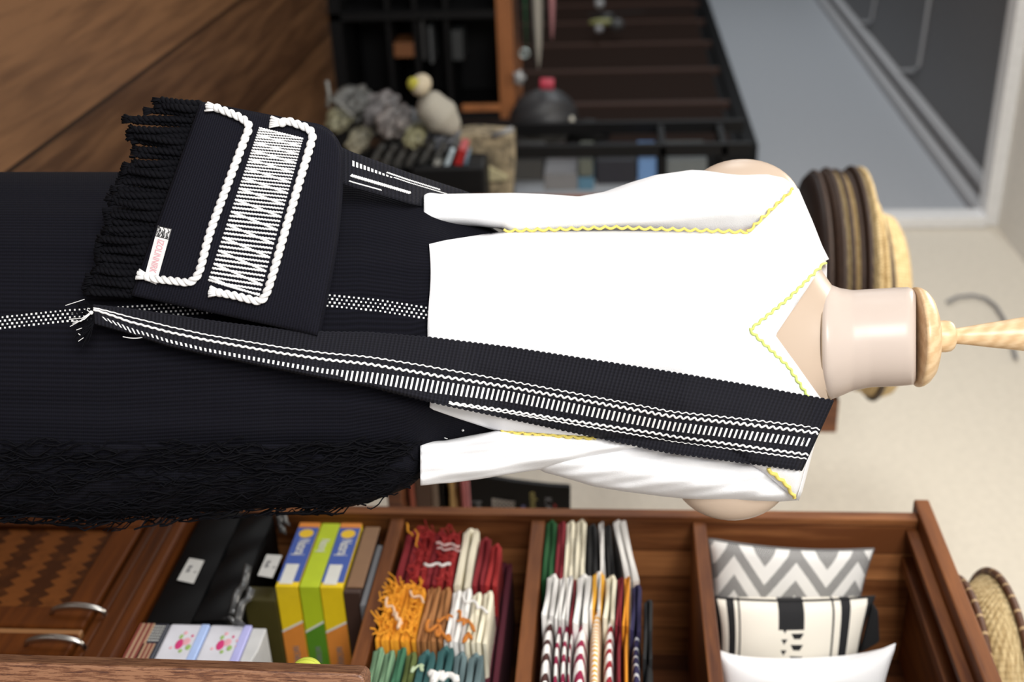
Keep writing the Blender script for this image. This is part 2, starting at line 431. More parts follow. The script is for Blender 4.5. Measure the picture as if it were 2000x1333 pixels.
def bf(u, v, sgn):
    # u across, v up; column height follows the neckline
    c = -1+2*u
    def yy(x): return lerp(interp(x, WL), interp(x, WR), u)
    hem = 838+ (3*math.sin(u*9) if sgn > 0 else 4)
    top = 1614.0
    if sgn > 0:
        lo, hi = 1490.0, 1614.0
        if neckline(yy(hi)) < hi:
            for _ in range(24):
                md = (lo+hi)/2
                if neckline(yy(md)) > md: lo = md
                else: hi = md
            top = lo
    x = lerp(hem, top, v); y = yy(x)
    if sgn > 0: return atD(x, y, DC-b_front(x, y))
    return atD(x, y, DC+b_off(x, c)*.9)
def uvb(u, v): return (u, v)
m = MB()
m.grid(90, 110, lambda u, v: bf(u, v, 1), uvf=uvb)
m.grid(50, 60, lambda u, v: bf(u, v, -1), uvf=uvb)
m.build('bodice', M_blouse, blouse, smooth=True, solid=.0016)
# closing strip across the shoulders
for W in (WL, WR):
    def cap(u, v, W=W):
        x = lerp(1462, 1612, v); y = interp(x, W)
        f = b_off(x, 1); bk = b_off(x, 1)*.9
        t = u; dd = lerp(-f, bk, t); rise = 6*math.sin(math.pi*t)
        return atD(x+rise, y-(3 if W is WL else -3)*math.sin(math.pi*t), DC+dd)
    MB().grid(10, 24, cap).build('shoulder_seam', M_blouse, blouse, smooth=True, solid=.0016)
# sleeves
SLO = [(828, 376), (860, 380), (1000, 378), (1060, 380), (1130, 385), (1180, 376), (1230, 358), (1280, 343), (1350, 333), (1430, 337), (1500, 338), (1530, 346), (1552, 364)]
SLI = [(828, 436), (850, 438), (930, 441), (980, 446), (1000, 456), (1200, 458), (1440, 466), (1480, 452), (1552, 395)]
SRO = [(821, 948), (850, 947), (880, 944), (940, 935), (1000, 925), (1055, 919), (1100, 931), (1160, 952), (1220, 962), (1300, 970), (1400, 980), (1500, 981), (1556, 977)]
SRI = [(821, 864), (870, 862), (920, 852), (975, 842), (1000, 846), (1160, 850), (1300, 850), (1440, 862), (1500, 905), (1556, 945)]
def wr(x, y, side):
    if side > 0:
        return .0014*math.sin(y*.16+x*.02)+.0020*math.sin((y-945)*.13+(x-860)*-.022)+.0012*math.sin(y*.3+x*.05)
    return .0010*math.sin(y*.15+x*.015)+.0015*math.sin(y*.06-x*.02)
def sleeve_fn(side, O, I, fwd=0.0, thick=1.0):
    xa, xb = O[0][0], O[-1][0]
    def sl(u, v):
        x = lerp(xa, xb, v); a = 2*math.pi*u; c = math.cos(a); s = math.sin(a)
        o = interp(x, O); i = interp(x, I); y = (o+i)/2+abs(o-i)/2*math.copysign(abs(c)**.8, c)
        d = thick*interp(x, [(820, .018), (1000, .03), (1200, .048), (1350, .058), (1480, .056), (1556, .028)])
        ctr = DC-interp(x, [(820, .052), (1000, .035), (1200, .008), (1400, 0), (1556, 0)])-fwd
        return atD(x, y, ctr-d*math.copysign(abs(s)**.75, s)-(wr(x, y, side) if s > 0 else 0))
    return sl
MB().grid(72, 120, sleeve_fn(-1, SLO, SLI), cu=True).build('sleeve', M_blouse, blouse, smooth=True, solid=.0012)
UP_O = [(1010, 880), (1040, 905), (1062, 922), (1100, 932), (1160, 950), (1220, 960), (1300, 970), (1400, 980), (1500, 981), (1556, 977)]
UP_I = [(1010, 846), (1160, 850), (1300, 850), (1440, 862), (1500, 905), (1556, 945)]
MB().grid(72, 100, sleeve_fn(1, UP_O, UP_I), cu=True).build('sleeve', M_blouse, blouse, smooth=True, solid=.0012)
LO_O = [(821, 948), (835, 947), (860, 944), (880, 943), (940, 935), (1000, 925), (1055, 917), (1120, 903), (1200, 886), (1260, 872)]
LO_I = [(822, 864), (870, 862), (920, 852), (975, 842), (1000, 846), (1160, 850), (1260, 850)]
MB().grid(72, 90, sleeve_fn(1, LO_O, LO_I, .014, .9), cu=True).build('turned_cuff', M_blouse, blouse, smooth=True, solid=.0012)
def outer_pt(x, y, out=.0015):
    l = interp(x, WL); r = interp(x, WR)
    return atD(x, y, DC-b_front(x, min(max(y, l+1), r-1))-out)
# scalloped stitching
def stitch(name, pts, amp, period, m_, r=.0011, off=.0022):
    L = [0]
    for (a, b_), (c_, d_) in zip(pts, pts[1:]): L.append(L[-1]+math.hypot(c_-a, d_-b_))
    out = []; n = int(L[-1]/2.0)
    for i in range(n+1):
        s = L[-1]*i/n; k = max(j for j in range(len(L)-1) if L[j] <= s+1e-6)
        t = (s-L[k])/(L[k+1]-L[k]); a = pts[k]; b_ = pts[k+1]
        x = lerp(a[0], b_[0], t); y = lerp(a[1], b_[1], t)
        dx, dy = (b_[0]-a[0])/(L[k+1]-L[k]), (b_[1]-a[1])/(L[k+1]-L[k])
        w = amp*(abs(math.sin(math.pi*s/period))-.5)
        out.append(outer_pt(x-dy*w, y+dx*w, off))
    MB().tube(out, r, 6).build(name, m_, blouse, smooth=True)
stitch('scalloped_stitching', [(984, 451), (1200, 444), (1460, 453)], 5, 22, M_yellow, .0016)
stitch('scalloped_stitching', [(1460, 453), (1549, 369)], 5, 20, M_yellow, .0016)
stitch('scalloped_stitching', [(980, 843), (1100, 852), (1165, 856)], 5, 20, M_yellow, .0019)
stitch('scalloped_stitching', [(1500, 917), (1535, 945), (1553, 973)], 4, 18, M_yellow, .0022)
stitch('scalloped_stitching', [(1612, 513), (1540, 584), (1465, 645)], 4, 16, M_green, .0015)
stitch('scalloped_stitching', [(1465, 645), (1540, 716), (1582, 780)], 4, 16, M_green, .0015)
# loose white thread on sleeve hem
MB().tube([atD(843+t*2.4, 860-3*abs(math.sin(t*.5))-2, 1.295) for t in range(14)], .0005, 4).build('loose_thread', M_whitecord, blouse)

# --- shoulder bag
DB = 1.195
bag = thing('shoulder_bag', 'black woven shoulder bag with white zigzag panel, white ropes, twisted tassels and striped strap', 'bag', tuple(atD(470, 420, DB+.02)))
QBL, QTL, QTR, QBR = (391, 203), (668, 256), (620, 656), (256, 578)
def bagxy(s, t):      # s from left to right, t from bottom to top
    x = lerp(lerp(QBL[0], QBR[0], s), lerp(QTL[0], QTR[0], s), t); y = lerp(lerp(QBL[1], QBR[1], s), lerp(QTL[1], QTR[1], s), t)
    x += 16*math.sin(math.pi*s)*t**3*.8
    return x, y
def puff(x, y):
    # distance based puff
    cx, cy = 485, 425
    e = min(1, (((x-cx)/230)**2+((y-cy)/250)**2)); return .012*(1-e)
def bag_pt(x, y, out=0): return atD(x, y, DB-puff(x, y)-out)
def rnd_corner(s, t):
    # round the upper left corner of the bag
    if s < .16 and t > .80:
        a = (.16-s)/.16; b_ = (t-.80)/.20
        k = max(0, math.hypot(a, b_)-1)
        if k > 0:
            f = 1/math.hypot(a, b_); s = .16-.16*a*f; t = .80+.20*b_*f
    return s, t
def bfront(u, v):
    s, t = rnd_corner(u, v); x, y = bagxy(s, t); return bag_pt(x, y, 0)
def bback(u, v):
    s, t = rnd_corner(u, v); x, y = bagxy(s, t); return atD(x+6, y-4, DB+.042)
m = MB(); n1 = 40
uvg = lambda u, v: (v*3.4, u*4.0)
m.grid(n1, n1, bfront, uvf=uvg); m.grid(n1, n1, bback, uvf=uvg)
o0 = 0; o1 = n1*n1
def side(idx):
    for a, b_ in zip(idx, idx[1:]): m.f.append([o0+a, o0+b_, o1+b_, o1+a]); m.mi.append(0)
side([i for i in range(n1)]); side([n1*(n1-1)+i for i in range(n1)]); side([j*n1 for j in range(n1)]); side([j*n1+n1-1 for j in range(n1)])
m.build('bag_body', M_bag, bag, smooth=True)
# flap edge along the right and the top: a slightly raised second cloth
def flap(u, v):
    s, t = rnd_corner(lerp(.0, 1.0, u), lerp(0.0, 1.0, v))
    x, y = bagxy(s, t); y -= 1
    e = min(u, 1-u, v, 1-v)
    return bag_pt(x, y, .004*(1-math.exp(-e*26))+.0008)
MB().grid(56, 48, flap, uvf=uvg).build('flap', M_bag, bag, smooth=True, solid=.0015)
# zigzag panel
PQ = ((506, 250), (594, 264), (507, 577), (407, 547))     # left-bottom, left-top, right-top, right-bottom  (s along, t up)
def pp(s, t, out=.0):
    x = lerp(lerp(PQ[0][0], PQ[3][0], s), lerp(PQ[1][0], PQ[2][0], s), t); y = lerp(lerp(PQ[0][1], PQ[3][1], s), lerp(PQ[1][1], PQ[2][1], s), t)
    return bag_pt(x, y, .0052+out)
m = MB()
def zline(s0, t0, s1, t1):
    if abs(s1-s0)+abs(t1-t0) < 1e-3: return
    n = max(3, int(abs(t1-t0)*34)); pts = []
    for j in range(n+1):
        q = j/n; s = lerp(s0, s1, q); t = lerp(t0, t1, q)
        s = max(0, min(1, s)); pts.append(pp(s+.0022*(1 if j % 2 else -1), t, .0012))
    m.tube(pts, zr_, 5)
edges = [0]; step = .046
while edges[-1] < 1.0: edges.append(edges[-1]+step); step = min(.086, step*1.07)
for k in range(len(edges)-1):
    zr_ = .00058+.0080*(edges[k+1]-edges[k])
    a = edges[k]; b_ = edges[k+1]; P = b_-a; mid = (a+b_)/2
    if b_ > 1.03: b_ = min(b_, 1.0)
    zline(a, 0, mid, 1); zline(mid, 1, b_, 0)
    for j in (1, 2):      # lines inside the triangle with its base on the lower edge
        t = j/3; zline(a+j*P/3, 0, a+j*P/3-P/2*t, t)
        # triangle with its base on the upper edge, apex at b_
        zline(mid+j*P/3, 1, mid+j*P/3+P/2*(1-j/3), j/3)
m.build('woven_zigzag_panel', M_whitecord, bag, smooth=True)
# rope helper: two strands twisted along a path in photo pixels
def path_pts(pts, step=3.0, rounding=True):
    P = [Vector((p[0], p[1], 0)) for p in pts]; out = []
    for i in range(len(P)-1):
        p0 = P[max(0, i-1)]; p1 = P[i]; p2 = P[i+1]; p3 = P[min(len(P)-1, i+2)]
        n = max(2, int((p2-p1).length/step))
        for j in range(n):
            t = j/n
            out.append(.5*((2*p1)+(p2-p0)*t+(2*p0-5*p1+4*p2-p3)*t*t+(3*p1-p0-3*p2+p3)*t**3))
    out.append(P[-1]); return out
def rope(mb, pts3, R, r, pitch, strands=2, n=6):
    L = 0; prev = pts3[0]; res = [[] for _ in range(strands)]
    ref = None
    for i, p in enumerate(pts3):
        t = (pts3[min(i+1, len(pts3)-1)]-pts3[max(i-1, 0)]).normalized()
        if ref is None: ref = t.orthogonal().normalized()
        ref = (ref-t*ref.dot(t)).normalized(); bi = t.cross(ref); L += (p-prev).length; prev = p
        for k in range(strands):
            a = 2*math.pi*(L/pitch+k/strands); res[k].append(p+(ref*math.cos(a)+bi*math.sin(a))*R)
    for q in res: mb.tube(q, r, n)
def tuft(mb, base, d, L, r0, r1, n=26, rr=.0009):
    d = d.normalized(); e = d.orthogonal().normalized(); g = d.cross(e)
    for k in range(n):
        a = random.uniform(0, 6.28); q = random.random()**.5
        off = e*math.cos(a)*q+g*math.sin(a)*q*.5
        l = L*random.uniform(.88, 1.0)
        mb.tube([base+off*r0, base+off*(r0+r1)*.5+d*l*.5, base+off*r1+d*l], rr, 5)
R1 = [(424, 211), (445, 219), (468, 229), (482, 239), (486, 250), (478, 272), (444, 362), (410, 455), (390, 528), (377, 547), (366, 552), (340, 549), (305, 545), (288, 541)]
R2 = [(551, 240), (560, 236), (576, 241), (597, 249), (609, 260), (608, 278), (588, 345), (560, 440), (530, 545), (519, 575), (508, 588), (488, 585), (455, 577), (428, 572)]
for pts, ta, tb in ((R1, (403, 206), (268, 535)), (R2, (527, 238), (408, 569))):
    p3 = [bag_pt(p.x, p.y, .0095) for p in path_pts(pts, 2.0)]
    m = MB(); rope(m, p3, .0021, .0024, .0155, 2, 8)
    for q, tt in ((p3[0], ta), (p3[-1], tb)):
        e = bag_pt(tt[0], tt[1], .010); m.ellipsoid(q, .0045, .0045, .0045, 14, 10)
        tuft(m, q, e-q, (e-q).length, .0022, .0062, 46, .0010)
    m.build('white_rope', M_whitecord, bag, smooth=True)
# brand label with woven knot pattern
LQ = [(309, 441), (335, 447), (305, 556), (281, 546)]
def lp(s, t, out=0):   # s 0..1 along the label (from the knot pattern to the rope), t 0..1 across, upward
    a = Vector((lerp(LQ[0][0], LQ[3][0], s), lerp(LQ[0][1], LQ[3][1], s), 0)); b_ = Vector((lerp(LQ[1][0], LQ[2][0], s), lerp(LQ[1][1], LQ[2][1], s), 0))
    q = a.lerp(b_, t); return bag_pt(q.x, q.y, .0075+out)
lab = MB().grid(12, 4, lambda u, v: lp(u, v)).build('label_tag', M_label, bag, solid=.0006)
m = MB()
for k in range(3):
    t0 = .08+k*.32
    for d in (0, .12):
        m.tube([lp(.01+d*.3, t0+d, .0007), lp(.06, t0+.16+d*.3, .0007), lp(.11, t0-.02+d, .0007), lp(.17, t0+.14+d*.4, .0007), lp(.19, t0+d, .0007)], .00035, 4)
for k in range(5): m.tube([lp(.02+.02*k, .05+.17*k, .0007), lp(.10+.02*k, .22+.14*k, .0007), lp(.185, .1+.16*k, .0007)], .0004, 4)
m.tube([lp(.005, .02, .0007), lp(.19, .02, .0007), lp(.19, .98, .0007), lp(.005, .98, .0007), lp(.005, .02, .0007)], .0004, 4)
m.build('knot_pattern', M_blackink, lab)
rr_ = (lp(1, .5)-lp(0, .5)).normalized(); uu_ = (lp(.5, 1)-lp(.5, 0)).normalized()
text('label_lettering', 'IZOLINNIRK', M_red, lab, lp(.23, .47, .0006), rr_, uu_, .0105, .0002, xs=.60)
# tassels along the lower edge
NT_ = 36
TIP = [(0, 305), (.05, 306), (.07, 243), (.16, 246), (.24, 258), (.32, 250), (.40, 232), (.5, 212), (.6, 210), (.7, 190), (.8, 192), (.9, 178), (1.0, 160)]
for k in range(NT_):
    s = k/(NT_-1); x, y = bagxy(s*1.0, 0); tx = interp(s, TIP)+random.uniform(-6, 6)
    ty = y-6+random.uniform(-5, 5)-2*(1-s)
    if k == 0: ty = 197
    d0 = .002+.006*(k % 2)
    pts = []
    nn = 22
    for j in range(nn+1):
        q = j/nn; xx = lerp(x+4, tx+13, q); yy = lerp(y, ty, q)+1.5*math.sin(q*4+k)
        pts.append(atD(xx, yy, DB+.008-d0*math.sin(q*2.5)-.004*math.sin(q*3+k)))
    m = MB(); rope(m, pts, .0020, .0026, .011, 2, 6)
    e = atD(tx, ty, DB+.008); tuft(m, pts[-1], e-pts[-1], .010, .0025, .0055, 22, .0008)
    m.build('tassel', M_thread, bag, smooth=True)
# strap: a broad woven band from the bag's lower right corner up over the right shoulder
SU = [(165, 600), (185, 597), (250, 604), (330, 616), (400, 626), (460, 634), (560, 646), (640, 650), (720, 651), (840, 661), (1000, 681), (1300, 727), (1470, 756), (1590, 778), (1628, 784)]
# lower edge, bars edge
SLW = [(165, 640), (185, 632), (250, 650), (330, 676), (400, 692), (460, 704), (560, 724), (640, 740), (720, 754), (840, 784), (1000, 818), (1300, 882), (1470, 905), (1560, 917), (1566, 918)]
xs0 = 182
def strap_xy(s, t):
    xu = lerp(xs0, 1627, s); xl = lerp(xs0+3, 1566, s); yu = interp(xu, SU); yl = interp(xl, SLW)
    return lerp(xu, xl, t), lerp(yu, yl, t)
def strap_D(x, y, s, t):
    # depth of what it lies on
    o = 0
    if x > 836: o = b_front(x, min(y, interp(x, WR)-2))
    else: o = skirt_off(x, y)+.004
    base = DC-o-.007
    low = interp(x, [(150, 1.192), (600, 1.197), (760, 1.215), (900, 1.225), (1050, 1.3)])
    D = min(base, low)
    return D
def strap_fn(s, t, out=0):
    x, y = strap_xy(s, t)
    tt = t; fold = interp(x, [(150, .022), (500, .022), (700, .012), (860, 0), (2000, 0)])
    # lower half of the strap rolls away from the viewer towards the bag
    e = max(0, (t-.965)/.035)
    return atD(x, y, strap_D(x, y, s, t)+fold*e*e-out)
n2 = 260
m = MB().grid(n2, 40, lambda u, v: strap_fn(u, v), uvf=lambda u, v: (u*14.45, v))
# goes on over the shoulder and down the back
def over(u, v):
    a = u*math.pi*.62; t = v
    x, y = strap_xy(1.0, t); D = strap_D(x, y, 1, t); R = .052
    return atD(x, y, D)+FH*(R*math.sin(a)*1.2)+Vector((0, 0, 1))*(-(1-math.cos(a))*R*1.0)
m.grid(14, 18, over, uvf=lambda u, v: (14.45+u, v))
strap = m.build('strap', M_strap, bag, smooth=True, solid=.002)
# scalloped selvedge of the strap
m = MB(); i = 0
for tt in (0.0, 1.0):
    pts = [strap_fn(min(1, s/520), tt+(.012 if s % 4 < 2 else -.004)*(1 if tt else -1), .0003) for s in range(0, 521)]
    m.tube(pts, .0011, 5)
m.build('strap_edge', M_strap, strap, smooth=True)
# strap markings. position across: given in px at x along
def mark_t(x, frac): return frac
TH = [(182, .0), (400, .0), (1627, .0)]
def bandpos(s, name):
    x, _ = strap_xy(s, .5)
    P = {'thin': [(180, .12), (250, .32), (400, .42), (640, .46), (840, .46), (1000, .475), (1300, .49), (1560, .40), (1627, .42)],
         'wavy': [(180, .22), (250, .52), (400, .58), (640, .60), (840, .585), (1000, .56), (1300, .55), (1560, .47), (1627, .47)],
         'bar0': [(180, .45), (250, .76), (400, .82), (640, .80), (840, .665), (1000, .62), (1300, .62), (1560, .56), (1627, .54)],
         'bar1': [(180, .6), (250, .97), (400, 1.0), (640, 1.0), (840, .87), (1000, .775), (1300, .735), (1560, .68), (1627, .66)],
         'wavy2': [(700, 1.0), (840, .985), (1000, .905), (1300, .80), (1560, .785), (1627, .78)],
         'thin2': [(700, 1.02), (840, 1.0), (1000, .935), (1300, .86), (1560, .845), (1627, .84)]}[name]
    return interp(x, P)
def wavy(name, width, amp, per, s0=0.0, s1=1.0):
    m = MB(); n = int((s1-s0)*1000); pts = []
    for i in range(n+1):
        s = lerp(s0, s1, i/n); t = bandpos(s, name)+amp*math.sin(2*math.pi*s*1445/per)
        pts.append(strap_fn(s, t, .0012 if name in ('thin', 'wavy') else .0020))
    m.tube(pts, width, 6); m.build('white_line', M_whitecord, strap, smooth=True)
wavy('thin', .00075, .010, 15.0)
wavy('wavy', .00125, .016, 14.0)
wavy('wavy2', .0011, .012, 14.0, .50)
wavy('thin2', .00075, .007, 13.0, .50)
m = MB(); x = 0.012
while x < .995:
    w_ = .0029*(.8 if x < .1 else 1)
    a, b_ = bandpos(x, 'bar0'), bandpos(x, 'bar1')
    sl_ = -.006*(1-min(1, x/.25))
    q = []
    for t in (a, (a+b_)/2, b_):
        k = (t-a)/(b_-a)*-sl_
        for s in (x-w_/2*.95, x+w_/2*.95): q.append(strap_fn(max(0, min(1, s+k)), min(t, 1.0), .0013))
    m.add(q, [(0, 1, 3, 2), (2, 3, 5, 4)])
    x += lerp(.0068, .0071, x)
m.build('white_bars', M_whitecord, strap, solid=.0006)
# frayed lower end of the strap
m = MB()
for k in range(60):
    s0 = random.uniform(0, 1); p = atD(183, lerp(600, 634, s0), 1.192); e = atD(183-random.uniform(12, 45), lerp(600, 668, s0)+random.uniform(-14, 14), 1.195+random.uniform(-.006, .006))
    mid = (p+e)/2+RT*random.uniform(-.004, .004); m.tube([p, mid, e], .0005, 4)
m.build('frayed_end', M_thread, strap)
m = MB()
m.ellipsoid(atD(178, 611, 1.187), .0022, .0022, .0022, 10, 8)
for a in ((178, 611, 160, 625, 137, 638), (178, 612, 165, 624, 142, 632), (176, 610, 158, 628, 140, 628), (177, 611, 170, 606, 172, 602), (175, 612, 160, 622, 135, 624)):
    m.tube([atD(a[0], a[1], 1.187), atD(a[2], a[3], 1.186), atD(a[4], a[5], 1.188)], .00045, 4)
for a in ((160, 641, 149, 645), (157, 655, 153, 652), (163, 660, 153, 667), (128, 597, 165, 585)): m.tube([atD(a[0], a[1], 1.188), atD(a[2], a[3], 1.188)], .0004, 4)
m.tube([atD(240+i*5, 658+3*math.sin(i*.35), 1.195) for i in range(9)], .0005, 4)
m.build('white_thread_end', M_whitecord, strap)
# rear run of the strap: from the bag's back up behind the left hip
RU = ((672, 288), (925, 376)); RL = ((672, 372), (925, 420))
def rear(u, v, out=0):
    x = lerp(650, 1000, u); yu = interp(x, [(650, 280), (690, 298), (800, 338), (910, 374), (1000, 420)]); yl = interp(x, [(650, 352), (690, 366), (800, 398), (910, 425), (1000, 455)])
    D = interp(x, [(650, 1.225), (700, 1.232), (800, 1.27), (900, 1.36), (1000, 1.46)])
    return atD(x, lerp(yu, yl, v), D+.03*(1-v)**2*0-out)
rs = MB().grid(60, 10, lambda u, v: rear(u, v), uvf=lambda u, v: (u*3.5, v)).build('rear_strap', M_strap, bag, smooth=True, solid=.002)
m = MB()
m.tube([rear(.1+i/600, .68+.03*math.sin(i*.95)-i/600*.1, .0016) for i in range(200)], .0011, 6)
m.tube([rear(.09+i/600, .86+.012*math.sin(i*1.3)-i/600*.12, .0014) for i in range(110)], .0006, 6)
m.tube([rear(.30+i/500, .0+.42*(i/180)**.7*0+.24+.02*math.sin(i*1.4), .0014) for i in range(150)], .0006, 6)
m.tube([rear(.34+i/500, .32+.012*math.sin(i*1.4), .0014) for i in range(150)], .0005, 6)
m.build('white_line', M_whitecord, rs, smooth=True)
m = MB()
for i in range(11):
    u = .115+i*.021; q = [rear(u+a, .24+b_+.008*i, .0014) for a, b_ in ((-.006, 0), (.006, 0), (.006, .16-.012*i), (-.006, .16-.012*i))]
    m.add(q, [(0, 1, 2, 3)])
m.build('white_bars', M_whitecord, rs, solid=.0006)
# ================================================================= RIGHT: WOODEN SHELF UNIT ALONG THE WALL
YF = 1.176; YB = 1.47; XL = atY(1400, 1008, YF).x; XR = -.95
def zy(x, y, Y=YF): return atY(x, y, Y).z
zA0, zA1 = zy(1789, 1020), zy(1812, 1020)
zB0, zB1 = zy(1352, 1020), zy(1378, 1020)
zC0, zC1 = zy(1038, 1020), zy(1065, 1020)
zD0, zD1 = zy(763, 1020), zy(789, 1020)
zE0, zE1 = zy(362, 1020), zy(387, 1020)
zE1b = zE1
unit = thing('shelf_unit', 'tall open red-brown wooden shelf unit holding cushions, folded textiles and boxes', 'shelf', (XL, YF, 0))
T = .022
MB().box((XL, YF-.012, zE1), (XL+T, YB, zA0)).build('side_panel', M_unity, unit, bevel=.002)
MB().box((XR, YF, zE1), (XR+T, YB, zA0)).build('side_panel', M_unity, unit, bevel=.002)
MB().box((XL+T, YB-.012, zE1), (XR, YB, zA0)).build('back_panel', mat('red_brown_wood_back', (.18, .065, .022), .4, fn=wood_fn(2, (.06, .020, .008), (.17, .06, .022), 1, .06, 0)), unit)
for a, b_ in ((zB0, zB1), (zC0, zC1), (zD0, zD1)):
    MB().box((XL+T, YF-.004, a), (XR, YB-.012, b_)).build('shelf_board', M_unitx, unit, bevel=.002)
MB().box((XL-.02, YF-.024, zA0), (XR+T+.02, YB+.01, zA1+.006)).build('top_board', M_unitx, unit, bevel=.003)
MB().box((XL+T, YF+.06, zA0-.02), (XR, YF+.08, zA0)).build('rail', M_unitx, unit, bevel=.002)
MB().box((XL+T, YF+.005, zA0-.018), (XR, YF+.018, zA0)).build('rail', M_unitx, unit, bevel=.002)
# --- lower cabinet
cab = thing('cabinet', 'glossy orange-brown cabinet with chevron-woven doors below the shelf unit', 'cabinet', (XL, YF, 0))
MB().box((XL, YF, .04), (XR+T, YB, zE0)).build('body', M_cab, cab, bevel=.003)
MB().box((XL-.01, YF-.035, zE0), (XR+T+.01, YB, zE1)).build('top', M_cab, cab, bevel=.005)
MB().box((XL, YF-.022, zE0-.035), (XR+T, YF, zE0-.004)).build('moulding', M_cab, cab, bevel=.006)
MB().box((XL, YF-.012, zE0-.055), (XR+T, YF, zE0-.037)).build('moulding', M_cab, cab, bevel=.005)
MB().box((XL, YF-.01, 0), (XR+T, YF, .045)).build('plinth', M_cab, cab, bevel=.003)
def chevron(t, b, col):
    x, y, z = t.xyz(t.coord())
    pp_ = t.m('PINGPONG', x, .011)
    f = t.m('FRACT', t.m('DIVIDE', t.m('MULTIPLY_ADD', pp_, 1.3, z), .066))
    st = t.m('GREATER_THAN', f, .5)
    n = t.noise(t.coord('Object', (1, 1, 1)), 60, 3)
    t.put(b.inputs['Base Color'], t.mix(t.m('MULTIPLY_ADD', t.m('SUBTRACT', n, .5), 1.6, st), (.048, .013, .002), (.16, .05, .010)))
M_chev = mat('chevron_woven_panel', (.15, .05, .015), .5, spec=.16, fn=chevron)
zdt = zE0-.06; zdb = .06
xs_ = atY(100, 1240, YF).x; xw = atY(100, 1253, YF).x
for (x0, x1, hx) in ((XL+.03, xs_, xs_-.028), (xw, XR-.02, xw+.028)):
    d = MB()
    fr = .045
    d.box((x0, YF-.016, zdb), (x0+fr, YF, zdt)).box((x1-fr, YF-.016, zdb), (x1, YF, zdt)).box((x0+fr, YF-.016, zdt-fr), (x1-fr, YF, zdt)).box((x0+fr, YF-.016, zdb), (x1-fr, YF, zdb+fr))
    door = d.build('door', M_cab, cab, bevel=.003)
    MB().box((x0+fr, YF-.008, zdb+fr), (x1-fr, YF, zdt-fr)).build('woven_panel', M_chev, door)
    z0_, z1_ = (atY(100, 1222, YF).z, atY(203, 1235, YF).z) if x0 < xs_-.1 else (atY(62, 1265, YF).z, atY(172, 1278, YF).z)
    pts = [Vector((hx, YF-.012-.020*math.sin(math.pi*i/20)**.35, lerp(z0_, z1_, i/20))) for i in range(21)]
    MB().tube(pts, lambda t: .0035+.002*math.sin(t*math.pi), 10).build('handle', M_chrome, door, smooth=True)
MB().box((xs_+.001, YF-.012, zdb-.02), (xw-.001, YF, zdt)).build('stile', mat('light_brown_wood', (.30, .14, .05), .35, fn=wood_fn(2, (.2, .09, .03), (.36, .17, .07))), cab, bevel=.002)

# --- helpers for things standing in the unit
def rbox(name, m_, p0, p1, parent=None, bevel=.003):
    return MB().box(p0, p1).build(name, m_, parent, bevel=bevel)
def xat(y, Y=YF): return atY(1200, y, Y).x

